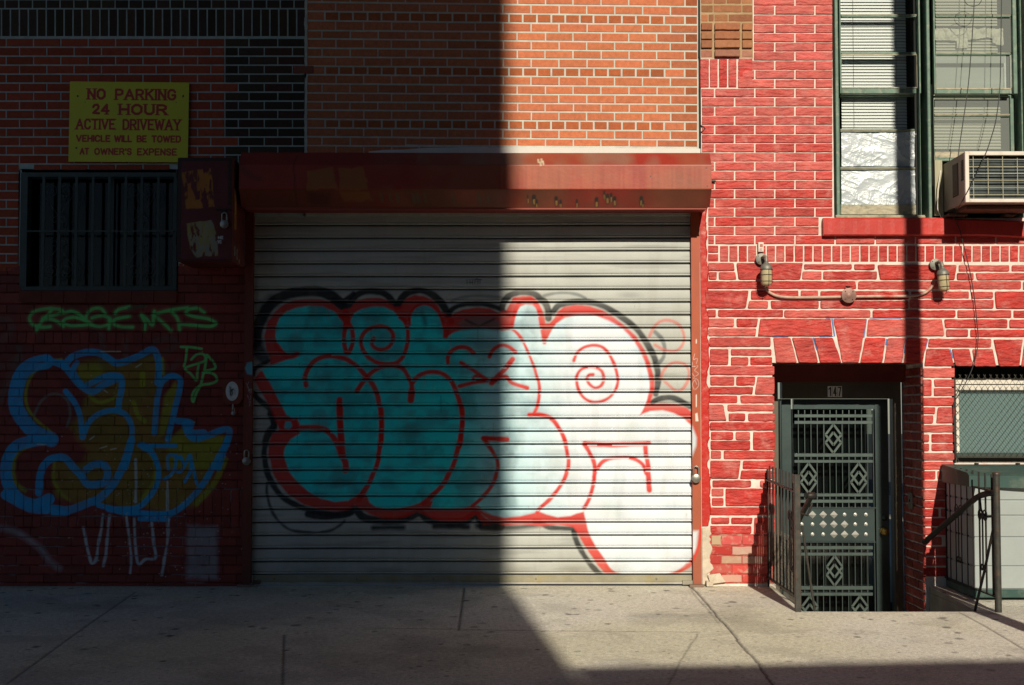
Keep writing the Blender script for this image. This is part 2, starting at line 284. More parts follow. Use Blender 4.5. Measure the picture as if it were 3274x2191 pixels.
class MB:
    def __init__(s): s.v = []; s.f = []; s.c = []; s.sm = []
    def add(s, V, F, col=None, smooth=False):
        n = len(s.v); s.v += [tuple(p) for p in V]; s.f += [tuple(i + n for i in f) for f in F]
        s.c += [col or (.5, .5, .5)] * len(V); s.sm += [smooth] * len(F); return s
    def box(s, x0, x1, y0, y1, z0, z1, col=None, bev=0.0):
        x0, x1 = sorted((x0, x1)); y0, y1 = sorted((y0, y1)); z0, z1 = sorted((z0, z1))
        b = min(bev, (x1 - x0) * .3, (y1 - y0) * .3, (z1 - z0) * .3)
        if b <= 0:
            V = [(x, y, z) for z in (z0, z1) for y in (y0, y1) for x in (x0, x1)]
            return s.add(V, [(0, 2, 3, 1), (4, 5, 7, 6), (0, 1, 5, 4), (2, 6, 7, 3), (0, 4, 6, 2), (1, 3, 7, 5)], col)
        V = []; idx = {}
        X, Y, Zs = (x0, x1), (y0, y1), (z0, z1)
        for a in (0, 1):
            for bb in (0, 1):
                for c in (0, 1):
                    sx, sy, sz = (1 - 2 * a) * b, (1 - 2 * bb) * b, (1 - 2 * c) * b
                    for k, p in enumerate(((X[a], Y[bb] + sy, Zs[c] + sz), (X[a] + sx, Y[bb], Zs[c] + sz), (X[a] + sx, Y[bb] + sy, Zs[c]))):
                        idx[a, bb, c, k] = len(V); V.append(p)
        I = lambda a, b_, c, k: idx[a, b_, c, k]; F = []
        for a in (0, 1):
            q = [(a, 0, 0, 0), (a, 1, 0, 0), (a, 1, 1, 0), (a, 0, 1, 0)]; q = q[::-1] if a == 0 else q; F.append([I(*t) for t in q])
            q = [(0, a, 0, 1), (1, a, 0, 1), (1, a, 1, 1), (0, a, 1, 1)]; q = q if a == 0 else q[::-1]; F.append([I(*t) for t in q])
            q = [(0, 0, a, 2), (1, 0, a, 2), (1, 1, a, 2), (0, 1, a, 2)]; q = q[::-1] if a == 0 else q; F.append([I(*t) for t in q])
        for a in (0, 1):
            for c in (0, 1):
                F.append([I(a, c, 0, 0), I(a, c, 1, 0), I(a, c, 1, 1), I(a, c, 0, 1)]); F.append([I(a, 0, c, 0), I(a, 1, c, 0), I(a, 1, c, 2), I(a, 0, c, 2)]); F.append([I(0, a, c, 1), I(1, a, c, 1), I(1, a, c, 2), I(0, a, c, 2)])
        for a in (0, 1):
            for b_ in (0, 1):
                for c in (0, 1): F.append([I(a, b_, c, 0), I(a, b_, c, 1), I(a, b_, c, 2)])
        return s.add(V, F, col)
    def tube(s, path, r, n=8, col=None, cap=True, closed=False):
        path = [Vector(p) for p in path]; rr = r if isinstance(r, (list, tuple)) else [r] * len(path); V = []; F = []; up = None
        for k, p in enumerate(path):
            a = path[k - 1] if k else (path[-2] if closed else p); b = path[k + 1] if k < len(path) - 1 else (path[1] if closed else p)
            t = (b - a)
            t = t.normalized() if t.length > 1e-9 else Vector((0, 0, 1))
            if up is None: up = t.orthogonal().normalized()
            up = (up - t * up.dot(t)); up = up.normalized() if up.length > 1e-6 else t.orthogonal().normalized(); w = t.cross(up)
            for i in range(n):
                an = 2 * math.pi * i / n; V.append(p + (up * math.cos(an) + w * math.sin(an)) * rr[k])
        for k in range(len(path) - 1):
            for i in range(n): j = (i + 1) % n; F.append((k * n + i, k * n + j, (k + 1) * n + j, (k + 1) * n + i))
        if cap and not closed: F.append(tuple(range(n))[::-1]); F.append(tuple((len(path) - 1) * n + i for i in range(n)))
        return s.add(V, F, col, True)
    def lathe(s, c, axis, prof, n=16, col=None):
        ax = Vector(axis).normalized(); u = ax.orthogonal().normalized(); w = ax.cross(u); V = []; F = []; c = Vector(c)
        for (h, r) in prof:
            for i in range(n): an = 2 * math.pi * i / n; V.append(c + ax * h + (u * math.cos(an) + w * math.sin(an)) * max(r, 1e-4))
        for k in range(len(prof) - 1):
            for i in range(n): j = (i + 1) % n; F.append((k * n + i, k * n + j, (k + 1) * n + j, (k + 1) * n + i))
        F.append(tuple(range(n))[::-1]); F.append(tuple((len(prof) - 1) * n + i for i in range(n)))
        return s.add(V, F, col, True)
    def bar(s, a, b, w, d, col=None, up=(0, 0, 1)):
        """rectangular bar from a to b; w across, d along 'up' x t"""
        a, b = Vector(a), Vector(b); t = (b - a).normalized(); u = Vector(up); u = (u - t * u.dot(t))
        u = u.normalized() if u.length > 1e-5 else t.orthogonal().normalized(); v = t.cross(u); V = []
        for p in (a, b):
            for sx, sy in ((-1, -1), (1, -1), (1, 1), (-1, 1)): V.append(p + u * (sx * w / 2) + v * (sy * d / 2))
        return s.add(V, [(3, 2, 1, 0), (4, 5, 6, 7), (0, 1, 5, 4), (1, 2, 6, 5), (2, 3, 7, 6), (3, 0, 4, 7)], col)
    def prism(s, poly, ax, a0, a1, col=None):
        """poly of 2-D points swept along axis 'x','y' or 'z' from a0 to a1"""
        f = {'x': lambda p, a: (a, p[0], p[1]), 'y': lambda p, a: (p[0], a, p[1]), 'z': lambda p, a: (p[0], p[1], a)}[ax]; n = len(poly)
        V = [f(p, a0) for p in poly] + [f(p, a1) for p in poly]
        return s.add(V, [tuple(range(n))[::-1], tuple(range(n, 2 * n))] + [(i, (i + 1) % n, n + (i + 1) % n, n + i) for i in range(n)], col)
    def build(s, name, m, parent=None, label=None):
        me = bpy.data.meshes.new(name); me.from_pydata(s.v, [], s.f)
        me.polygons.foreach_set('use_smooth', s.sm); 
        a = me.color_attributes.new('col', 'FLOAT_COLOR', 'POINT'); c = np.ones((len(s.v), 4), np.float32); c[:, :3] = s.c; a.data.foreach_set('color', c.ravel())
        me.update()
        import bmesh
        bm = bmesh.new(); bm.from_mesh(me); bmesh.ops.recalc_face_normals(bm, faces=bm.faces); bm.to_mesh(me); bm.free()
        if any(s.sm): me.set_sharp_from_angle(angle=R(50))
        return link(name, me, m, parent, label)
def jit(c, a): k = 1 + random.uniform(-a, a); return tuple(max(.004, v * k * (1 + random.uniform(-a, a) * .35)) for v in c)

# a brick or stone from an outline (x, z) on the wall plane
def stone_mesh(mb, quad, h, col, rad=0.0, wob=0.0, y0=0.0, bev=0.003, fr=None):
    q = [Vector(p) for p in quad]; pts = []
    for k in range(4):
        a, b, c = q[k - 1], q[k], q[(k + 1) % 4]; d1, d2 = (a - b), (c - b); r = min(rad * random.uniform(.5, 1.3), d1.length * .35, d2.length * .35)
        if r <= 0.0005: pts.append(b)
        else:
            p1, p2 = b + d1.normalized() * r, b + d2.normalized() * r
            pts += [p1, p1 * .25 + b * .5 + p2 * .25, p2]
    if wob:
        out = []
        for k in range(len(pts)):
            a, b = pts[k], pts[(k + 1) % len(pts)]; L = (b - a).length; n = max(1, int(L / .03)); nn = Vector((-(b - a).y, (b - a).x)).normalized() if L > 0 else Vector((0, 0))
            for i in range(n): out.append(a.lerp(b, i / n) + (nn * random.gauss(0, wob) if i else Vector((0, 0))))
        pts = out
    n = len(pts); cen = sum(pts, Vector((0, 0))) / n
    xs = [p.x for p in pts]; zs = [p.y for p in pts]; wx, wz = max(xs) - min(xs), max(zs) - min(zs); mx, mz = (max(xs) + min(xs)) / 2, (max(zs) + min(zs)) / 2
    ins = [Vector((mx + (p.x - mx) * (1 - 2 * bev / wx), mz + (p.y - mz) * (1 - 2 * bev / wz))) for p in pts]
    fr = fr or (lambda a, b, d: (a, d, b)); tilt = random.uniform(-.0012, .0012)
    V = [fr(p.x, p.y, y0 + .004) for p in pts] + [fr(p.x, p.y, y0 - h + bev * .8) for p in pts] + [fr(p.x, p.y, y0 - h + tilt * (1 if p.x > mx else -1)) for p in ins]
    F = [(i, (i + 1) % n, n + (i + 1) % n, n + i) for i in range(n)] + [(n + i, n + (i + 1) % n, 2 * n + (i + 1) % n, 2 * n + i) for i in range(n)] + [tuple(range(2 * n, 3 * n))]
    mb.add(V, F, col)
def q4(px0, py0, px1, py1, y=0.0):
    return [P(px0, py0, y), P(px1, py0, y), P(px1, py1, y), P(px0, py1, y)]
def wbox(mb, px0, py0, px1, py1, ya, yb, at=0.0, col=None, bev=0.0):
    (x0, z1), (x1, z0) = P(px0, py0, at), P(px1, py1, at); mb.box(x0, x1, ya, yb, z0, z1, col, bev)
# ================================================================ GROUND
def tilt_y(y): return SLOPE * y
mb = MB(); mb.add([(-150, -200, -.62), (150, -200, -.62), (150, 120, -.62), (-150, 120, -.62)], [(0, 1, 2, 3)])
tag(mb.build('ground', M['asphalt']), kind='structure')
mb = MB(); mb.box(-60, 60, -13.0, -4.16, -.60, -.27); tag(mb.build('road', M['asphalt']), kind='structure')
mb = MB(); mb.box(-60, 60, -4.15, -4.0, -.60, -.125, bev=.01); tag(mb.build('kerb', M['concrete_plain']), kind='structure')
mb = MB(); mb.box(-60, 60, -16.9, -13.0, -.60, -.13, bev=.01); tag(mb.build('far_sidewalk', M['concrete_plain']), kind='structure')

PIT_X0, PIT_X1, PIT_Y = 1.99, 3.205, -1.15
xs = np.arange(-5.2, 5.9, .01); ys = np.concatenate([np.arange(-3.99, -1.15, .02), np.arange(-1.15, .0301, .012)])
pt = Paint(xs, ys, (.63, .60, .53)); X, Y = pt.X, pt.Z
v = fbm(X, Y, 1.3, 21, 4); pt.C *= (0.86 + .28 * v)[..., None]
pt.C *= (1 - .16 * np.clip((fbm(X, Y, 3.2, 30, 3) - .52) * 6, 0, 1))[..., None]
pt.C[..., 2] *= (1 - .10 * np.clip((fbm(X, Y, .8, 33, 3) - .45) * 4, 0, 1))
for k in range(26):   # old stains and damp patches
    x, y = (k * 1.37 % 9.4) - 4.7, -.2 - (k * .73 % 3.4); n_ = 12; r = .08 + .03 * (k * 7 % 9)
    pt.fill([(x + math.cos(a / n_ * 6.283) * r * (1 + .35 * math.sin(a * 2.3 + k)), y + math.sin(a / n_ * 6.283) * r * (1 + .3 * math.cos(a * 1.7 + k))) for a in range(n_)], (.20, .195, .16) if k % 4 else (.66, .66, .6), .22, .05, wob=.12)
# grime along the wall foot, worn light band at the shutter
pt.C *= (1 - .35 * np.exp(-np.clip(-Y - .0, 0, 9) / .05) * (X < -1.95))[..., None]
pt.fill([(-.9, -.04), (.9, -.04), (1.3, -.12), (.6, -.2), (-.4, -.17), (-1.1, -.1)], (.60, .56, .46), .35, .04)
pt.fill([(-2.35, -.03), (-2.0, -.03), (-2.05, -.16), (-2.4, -.14)], (.55, .56, .55), .25, .03)
rs = random.Random(5)
for k in range(300):     # old chewing gum and tar spots
    x, y = rs.uniform(-4.6, 5.2), -abs(rs.gauss(0, 1)) * 1.9 - .06
    if y < -3.9: continue
    r = rs.uniform(.010, .027) * (1.3 if rs.random() < .15 else 1); n_ = 9
    pt.fill([(x + math.cos(a / n_ * 6.283) * r * rs.uniform(.8, 1.25), y + math.sin(a / n_ * 6.283) * r * rs.uniform(.9, 1.5)) for a in range(n_)], (.11, .11, .095), rs.uniform(.45, .95), .006)
for k in range(1500):
    x, y = rs.uniform(-4.6, 5.2), rs.uniform(-3.9, -.02); r = rs.uniform(.004, .010)
    if fbm(x, y, .9, 71, 2) < .42: continue
    pt.fill([(x - r, y - r), (x + r, y - r), (x + r, y + r), (x - r, y + r)], (.17, .155, .13), rs.uniform(.3, .8), .004)
for k in range(60):
    x, y = rs.uniform(-4.6, 5.2), rs.uniform(-3.9, -.1); r = rs.uniform(.004, .007)
    pt.fill([(x - r, y - r), (x + r, y - r), (x + r, y + r), (x - r, y + r)], (.75, .74, .7), .9, .004)
DZ = np.zeros_like(X); DZ += (fbm(X, Y, 2, 5, 2) - .5) * .004
def joint(pts, w, dark, a=.9, dep=.006, wob=0.0, ed=0.0):
    p = [G(*q) for q in pts]
    if wob:
        q = smooth_path(p, 10); p = [(x + rs.gauss(0, wob), y) for x, y in q]
    if ed: pt.stroke(p, w * 3.5, (.62, .58, .49), .35, .012, curve=False)
    pt.stroke(p, w, dark, a, .006, curve=False)
    sl, D = pt.dist(p, w); DZ[sl] -= dep * np.clip(1 - D / w, 0, 1)
joint([(2205, 1872), (2262, 1930), (2300, 1978), (2338, 2018), (2370, 2062), (2420, 2115), (2448, 2160), (2482, 2200)], .015, (.07, .065, .055), .95, .010, .003, 1)
joint([(2202, 1872), (2222, 1905), (2250, 1935), (2300, 1995)], .008, (.12, .11, .09), .7, .004, .002)
joint([(1484, 1880), (1466, 2015)], .014, (.09, .085, .08)); joint([(1200, 2008), (1600, 2015), (2236, 2021)], .014, (.13, .12, .10), .85)
joint([(2352, 2033), (2700, 2022), (3330, 2010)], .012, (.66, .64, .56), .8, .004); joint([(3066, 1957), (3160, 2008), (3290, 2085)], .012, (.12, .11, .09), .9)
joint([(2232, 2028), (2195, 2082), (2130, 2200)], .010, (.20, .19, .15), .8, .004, .003)
joint([(434, 1893), (250, 2020), (21, 2187)], .012, (.12, .12, .11), .8); joint([(908, 2030), (903, 2200)], .012, (.12, .11, .1), .9)
for _ in range(5):
    pt.stroke([(2.05 + _ * .02, -.03), (1.75 + rs.uniform(-.2, .2), -.25 - .05 * _)], .01, (.2, .18, .15), .3, .02)
keepv = ~((X > PIT_X0) & (X < PIT_X1) & (Y > PIT_Y))
keep = keepv[:-1, :-1] | keepv[1:, 1:]; keep &= ~((X[:-1, :-1] > PIT_X0 + .001) & (X[1:, 1:] < PIT_X1) & (Y[:-1, :-1] >= PIT_Y - .001))
V = np.stack([X, Y, SLOPE * Y + DZ], -1)
tag(mesh_np('sidewalk', V, grid_faces(len(ys), len(xs), keep), M['concrete'], None, pt.C, True), kind='structure')

# sunken entrance: floor, steps and side walls below the pavement
mb = MB(); FZ = -.60
mb.box(PIT_X0 - .04, PIT_X1 + .04, -1.2, .68, FZ - .1, FZ)
for k, z in enumerate((-.2, -.4)): mb.box(PIT_X0, PIT_X1, -1.15 + .28 * k, -1.15 + .28 * (k + 1) - .002, FZ + .001, z, bev=.008)
mb.box(PIT_X0 - .30, PIT_X0, -1.15, -.002, FZ, -.052); mb.box(PIT_X1, PIT_X1 + .30, -1.15, -.002, FZ, -.052)
mb.box(PIT_X0 - .30, PIT_X1 + .30, -1.45, -1.152, FZ, -.062)
# the pavement edge (nosing) round the opening
mb.prism([(-1.149, -.0355), (-.003, -.001), (-.003, -.05), (-1.149, -.05)], 'x', PIT_X1 + .001, PIT_X1 + .014)
mb.box(PIT_X0 - .02, PIT_X1 + .02, -1.162, -1.1515, -.06, -.036)
tag(mb.build('entrance_steps', M['concrete_plain']), kind='structure')
# ground inside the buildings
mb = MB(); mb.box(-60, PIT_X0 - .06, .032, 12, -.3, .0); mb.box(PIT_X1 + .06, 60, .032, 12, -.3, .0); tag(mb.build('foundation_floor', M['concrete_plain']), kind='structure')

# ================================================================ LEFT BUILDING (garage)
garage = thing('brick_garage_building', (-1, 0, 0), 'orange and dark brick garage building with red painted lower wall on the left', 'building')
DK = (.055, .034, .022); OLD = (.36, .066, .030); INF = (.53, .165, .075); HDR = (.42, .115, .04)
mort, mort_old = MB(), MB()
wbox(mort, 977, -260, 2236, 690, 0, .25)
wbox(mort_old, -900, -260, 977, 545, 0, .25); wbox(mort_old, -900, 545, 65, 852, 0, .25); wbox(mort_old, 565, 545, 977, 690, 0, .25)
wbox(mort_old, 565, 690, 779, 852, 0, .25); wbox(mort_old, -900, 852, 65, 975, .03, .25); wbox(mort_old, 565, 852, 779, 975, .03, .25); wbox(mort_old, -900, 975, 779, 1876, .03, .25)
mort.build('infill_mortar', M['mortar'], garage); mort_old.build('old_mortar', M['mortar_old'], garage)
# infill bricks of the sunny part
LL = [7, 36.7, 66.5, 98, 124.3, 154, 182, 211.8, 239, 267.8, 297.5, 325.5, 351.8, 381.5, 408.8, 437.5, 465.5, 494]
LR = [21.7, 51.5, 79.8, 107.5, 137.2, 164.5, 192.5, 220.5, 248.9, 278.3, 305.2, 334.3, 361.6, 390.3, 419.3, 448, 474.3, 502]
for _ in range(8): LL.insert(0, LL[0] - 28.6); LR.insert(0, LR[0] - 28.2)
mb = MB()
for i in range(len(LL) - 1):
    k = i - 8; yl0, yl1, yr0, yr1 = LL[i], LL[i + 1], LR[i], LR[i + 1]; hd = (k % 6 == 1)
    ya = lambda x, t: (yl0 + (yr0 - yl0) * (x - 988) / 1247) * (1 - t) + (yl1 + (yr1 - yl1) * (x - 988) / 1247) * t
    if hd: js = [2124 - 45.2 * j for j in range(26)][::-1] + [2189.5]
    elif k % 2 == 0 and k not in (): js = [2144 - 89.2 * j for j in range(14)][::-1]
    else: js = [2189.5 - 89.2 * j for j in range(14)][::-1]
    js = [j + random.uniform(-1, 1) for j in js if 1000 < j < 2225]; js = [982 if k < 9 else 979] + js + [2231]
    for a, b in zip(js[:-1], js[1:]):
        col = HDR if (hd and b - a < 55) or (b == 2231 and b - a < 60) else INF; r = random.random()
        col = jit(col, .08); 
        if r < .06: col = (col[0] * .8, col[1] * .78, col[2] * .8)
        if b == 2231: col = tuple(c * .8 for c in col)
        a2, b2 = a + (2.9 if hd else 2.2), b - (2.9 if hd else 2.2); t0, t1 = .055, .945
        if k == 15: t1 = .85 if b > 1300 else .95
        j_ = lambda: random.uniform(-.5, .5)
        quad = [P(a2, ya(a2, t0) + 1.2 + j_()), P(b2, ya(b2, t0) + 1.2 + j_()), P(b2, ya(b2, t1) - 1.2 + j_()), P(a2, ya(a2, t1) - 1.2 + j_())]
        stone_mesh(mb, quad, .0035 + random.uniform(-.001, .001), col, 0, 0, bev=.002)
mb.build('infill_brickwork', M['brick'], garage, 'orange brickwork with rows of short header bricks above the shutter')
# old bricks left
mb, md = MB(), MB()
for i in range(27):
    y0, y1 = 122.5 + 28.72 * i, 122.5 + 28.72 * (i + 1)
    if y0 > 845: break
    A = (i % 2 == 0); js = [719 - 87.4 * j for j in range(13)][::-1] if A else [719] + [674 - 87.4 * j for j in range(13)]; js = sorted(js)
    if i in (5, 11): js = [j for j in js if j != 719] + [762]
    dj = ([796, 888, 975] if A else [762, 845, 935, 975])
    dj = [js[-1]] + [d for d in dj if d > js[-1] + 5]
    for (L, tgt, c) in ((js, mb, OLD), (dj, md, DK)):
        for a, b in zip(L[:-1], L[1:]):
            # leave out window and shutter-housing areas
            if y1 > 545 and b > 62 and a < 570 and y0 < 932:
                if a < 62: b = 62
                elif b > 574 and i < 99: a = max(a, 571)
                elif y0 < 538: pass
                else: continue
                if y0 < 545 and a < 62: pass
            if y0 > 500 and b > 755: continue
            if b - a < 8: continue
            yy1 = min(y1, 546) if (y0 < 538 < y1 and b > 62 and a < 570) else y1
            cc = jit(c, .16 if c is OLD else .3)
            if c is DK and random.random() < .25: cc = jit((.075, .03, .022), .2)
            quad = q4(a + 2, y0 + 2.6, b - 2, yy1 - 2.2); stone_mesh(tgt, quad, .004 + random.uniform(-.001, .001), cc, 0, 0, bev=.002)
for j in range(-12, 36):      # soldier course, header row and bricks above it
    a = -24 + 28.6 * j
    if a + 27 > 976: break
    stone_mesh(md, q4(a + 2.5, 31, a + 26.2, 116), .004, jit(DK, .3), 0, 0, bev=.002)
for r_, (y0, y1) in enumerate(((2, 26), (-28, 0), (-57, -30), (-86, -59), (-115, -88), (-144, -117), (-173, -146), (-202, -175))):
    w = 44 if r_ == 0 else 88; a = -380 + (22 if r_ % 2 else 0)
    while a + w < 978:
        stone_mesh(md, q4(a + 2.2, y0, a + w - 2.2, y1), .004, jit(DK, .3), 0, 0, bev=.002); a += w
    if 978 - a > 15: stone_mesh(md, q4(a + 2.2, y0, 975, y1), .004, jit(DK, .3), 0, 0, bev=.002)
stone_mesh(md, q4(940, 212, 1003, 236), .007, (.24, .08, .05), .004, .0006, bev=.002)
mb.build('old_red_brickwork', M['brick'], garage, 'red-brown brickwork around the warning sign'); md.build('dark_brickwork', M['brick'], garage, 'almost black brickwork with a soldier course on top')
# smeared mortar between old and new
mb = MB(); n_ = 40
for k in range(n_):
    y0, y1 = -20 + k * 12.9, -20 + (k + 1) * 12.9; a, b = 974.5 + random.uniform(-2, 1), 983 + random.uniform(-2, 1)
    if 205 < y0 < 240: continue
    mb.prism(q4(a, y0, b, y1), 'y', -.0062, .002)
    if y0 < 205 <= y0 + 12.9: mb.build('mortar_smear', M['mortar'], garage); mb = MB()
mb.build('mortar_smear', M['mortar'], garage)
# white strip of render over the housing
top = [(1180, 487), (1230, 482), (1290, 481), (1360, 476), (1420, 475), (1500, 473), (1558, 471.5), (1563, 475), (1640, 473.5), (1760, 474), (1900, 475.5), (2040, 477), (2238, 478)]
mb = MB(); mb.prism(W(top) + W([(2238, 492), (1180, 492)]), 'y', -.030, .0); mb.build('render_strip', mat('white_render', (.68, .66, .62), .8, var=.05), garage)
# tall storeys above the frame
mb = MB(); mb.box(-12, PX(2236), .03, .3, PZ(-260) + .002, 26); mb.build('upper_storeys', M['facade'], garage)

# painted lower wall with graffiti, a relief surface
GX0, GX1 = PX(-420), PX(779); GZ0, GZ1 = -.02, PZ(851)
xs = np.arange(GX0, GX1 + .004, .004); zs = np.arange(GZ0, GZ1 + .001, .0035)
base = (.20, .026, .018)
pt = Paint(xs, zs, base); X, Zz = pt.X, pt.Z
lines = [852, 880, 908, 936, 972, 1003, 1033, 1061, 1100, 1129, 1159, 1187, 1213, 1241, 1269, 1299, 1331, 1361, 1390, 1418, 1446, 1476, 1505, 1535, 1564, 1650, 1687, 1718, 1747, 1777, 1808, 1837, 1864, 1892]
H = np.full(X.shape, .008); H += (fbm(X, Zz, 25, 2, 3) - .5) * .003
edge = np.full(X.shape, 9.0); ux = (X - GX0) / .0024185
for i, (a, b) in enumerate(zip(lines[:-1], lines[1:])):
    z1, z0 = PZ(a), PZ(b); sel = (Zz <= z1) & (Zz > z0); sold = (b - a) > 36
    pitch = .0692 if sold else .2115; off = .03 if sold else (.105 if i % 2 else 0.0)
    xx = X[sel] - GX0 + off + (vnoise(X[sel], Zz[sel], 9, i) - .5) * .004; d = np.abs((xx / pitch + .5) % 1 - .5) * pitch
    ez = np.minimum(z1 - Zz[sel], Zz[sel] - z0) + (vnoise(X[sel], Zz[sel], 22, 77) - .5) * .003
    bid = np.floor(xx / pitch).astype(int); rsb = np.random.RandomState(i); tint = rsb.uniform(.8, 1.25, 400)[bid % 400]
    pt.C[sel] *= tint[:, None]
    if sold: H[sel] += .010
    edge[sel] = np.minimum(d * (1.6 if not sold else 1.3) + .0012, ez)
H -= .0085 * np.clip(1 - (edge - .0025) / .003, 0, 1); deep = edge < .0042
pt.C *= (1 - .45 * (edge < .003))[..., None]
pt.C *= (.8 + .4 * fbm(X, Zz, 6, 40, 3))[..., None]
BLUE, YEL, GRN, PALE = (.012, .36, .74), (.33, .38, .014), (.14, .68, .18), (.55, .72, .80)
q1 = lambda p: W(Z(0, 950, 2.851, p)); q2 = lambda p: W(Z(0, 1400, 2.857, p)); u = .0024185 / 2.854
grn2 = (.05, .10, .05); pt.am = np.clip(.62 + .65 * fbm(X, Zz, 11, 55, 4), 0, 1) * np.where(edge < .0032, .35, 1.0)
for s_ in ([(170, 450), (180, 520), (100, 600), (0, 640)], [(190, 560), (110, 680), (40, 840), (0, 960)], [(920, 340), (940, 420), (930, 560), (920, 640)], [(1150, 400), (1150, 520)], [(1400, 420), (1500, 380), (1600, 400), (1590, 450), (1500, 510)], [(1620, 590), (1530, 700), (1500, 800)], [(20, 200), (90, 220), (110, 290), (40, 380), (0, 400)]):
    pt.stroke(q1(s_), 55 * u, (.10, .12, .10), .35, .012)
yp = [(720, 600), (900, 560), (1050, 620), (1200, 600), (1330, 540), (1440, 540), (1490, 580), (1500, 700), (1440, 900), (1440, 1250), (1530, 1290), (1680, 1180), (1740, 1290), (1900, 1290), (2060, 1260), (2040, 1400), (1990, 1560)]
pt.fill(q1(yp) + q2([(1960, 300), (1900, 480), (1800, 620), (1500, 680), (1300, 620), (1150, 620), (900, 600), (700, 600), (520, 520), (470, 380), (500, 240), (600, 180), (700, 240), (780, 200), (800, 100)]) + q1([(700, 1300), (640, 1180), (760, 1000), (800, 900), (700, 780)]), YEL, .36, .02, wob=.05)
pt.fill(q1([(1460, 1150), (1500, 900), (1600, 770), (1620, 830), (1560, 1080), (1500, 1260), (1440, 1280)]), YEL, .75, .012)
pt.fill(q1([(1540, 1310), (1680, 1180), (1730, 1300), (2060, 1260), (1960, 1560), (1500, 1560)]), YEL, .6, .015)
pt.fill(q1([(700, 620), (900, 600), (950, 700), (820, 780), (720, 740)]), YEL, .6, .02)
for s_, w_ in (([(560, 570), (430, 600), (300, 700), (240, 850), (250, 1000), (330, 1120), (450, 1220), (510, 1300), (470, 1350)], 26), ([(820, 900), (900, 960), (1020, 930), (1120, 860)], 30), ([(1300, 700), (1300, 800)], 50), ([(1220, 960), (1260, 1080), (1320, 1130)], 40), ([(1480, 560), (1490, 700)], 26)):
    pt.stroke(q1(s_), w_ * u, YEL, .85, .006)
for s_, w_ in (([(480, 40), (300, 60), (150, 150), (120, 300), (150, 420), (230, 480)], 40), ([(500, 230), (490, 380), (560, 500), (640, 570)], 26), ([(1340, 80), (1420, 240), (1400, 420), (1300, 560)], 40), ([(2060, 200), (1950, 430), (1800, 600)], 50)):
    pt.stroke(q2(s_), w_ * u, YEL, .7, .008)
pt.stroke(q1([(310, 1080), (370, 960), (450, 890), (540, 890), (620, 950), (640, 1080), (610, 1180)]), 24 * u, (.16, .20, .18), .7, .005)
for s_, w_ in (([(470, 1300), (330, 1240), (220, 1130), (150, 1000), (150, 850), (200, 700), (300, 620), (420, 590)], 135), ([(560, 600), (640, 690), (700, 770), (770, 830), (850, 860), (950, 800), (1080, 740)], 62), ([(430, 580), (520, 600), (600, 640)], 60),
   ([(600, 610), (660, 545), (780, 505), (900, 510), (990, 560), (1060, 600), (1150, 585), (1280, 530), (1380, 480), (1430, 520), (1450, 640), (1440, 780)], 62), ([(700, 600), (670, 680), (740, 790)], 50), ([(780, 810), (900, 750), (1000, 715), (1100, 730), (1110, 830), (1090, 930), (1075, 1030)], 56),
   ([(600, 860), (680, 960), (730, 1080), (745, 1200), (755, 1280), (800, 1160), (880, 1080), (980, 1040), (1080, 1040), (1160, 1090), (1200, 1180), (1200, 1300), (1180, 1420), (1140, 1560)], 50), ([(1410, 1240), (1420, 1080), (1440, 900), (1480, 770), (1570, 720), (1640, 750), (1640, 830), (1610, 960), (1570, 1130), (1530, 1300)], 52),
   ([(1620, 1130), (1740, 1150), (1710, 1220), (1770, 1290), (1880, 1270), (2000, 1220), (2085, 1210), (2080, 1300), (2040, 1400), (1990, 1560)], 60), ([(1700, 1160), (1740, 1250), (1850, 1250)], 90), ([(1270, 1350), (1400, 1355), (1600, 1355)], 42), ([(1300, 1370), (1400, 1440), (1450, 1570)], 44)):
    pt.stroke(q1(s_), w_ * u, BLUE, .92, .005, .004)
for s_, w_ in (([(470, 15), (300, 30), (150, 80), (70, 200), (60, 350), (100, 470), (200, 570), (330, 610), (450, 560)], 105), ([(60, 520), (200, 600), (300, 640), (430, 650)], 90), ([(430, 640), (600, 660), (700, 640), (820, 590), (900, 560), (1000, 470), (1080, 350), (1150, 200), (1200, 30)], 72),
   ([(360, 500), (370, 330), (430, 220), (520, 180), (600, 190), (680, 280), (740, 340), (800, 420), (870, 430), (960, 400), (985, 320), (950, 250), (860, 245), (790, 290)], 68), ([(900, 610), (1050, 650), (1250, 640), (1350, 560), (1420, 460), (1450, 340), (1430, 220), (1380, 120), (1300, 60)], 50), ([(1000, 650), (1300, 690), (1550, 690), (1700, 600), (1850, 430), (1950, 260), (2040, 100), (2080, 10)], 56), ([(480, 680), (620, 690)], 50), ([(1000, 640), (1200, 690), (1560, 700)], 50), ([(1280, 740), (1540, 745)], 40)):
    pt.stroke(q2(s_), w_ * u, BLUE, .92, .005, .004)
for s_ in ([(1540, 290), (1535, 170), (1600, 160), (1640, 185)], [(1610, 175), (1600, 270), (1560, 340), (1500, 380)], [(1650, 170), (1690, 240), (1735, 160), (1740, 300), (1690, 400)], [(1740, 160), (1770, 300), (1800, 420)], [(1690, 250), (1650, 310), (1610, 300)]):
    pt.stroke(q2(s_), 30 * u, BLUE, .95, .004)
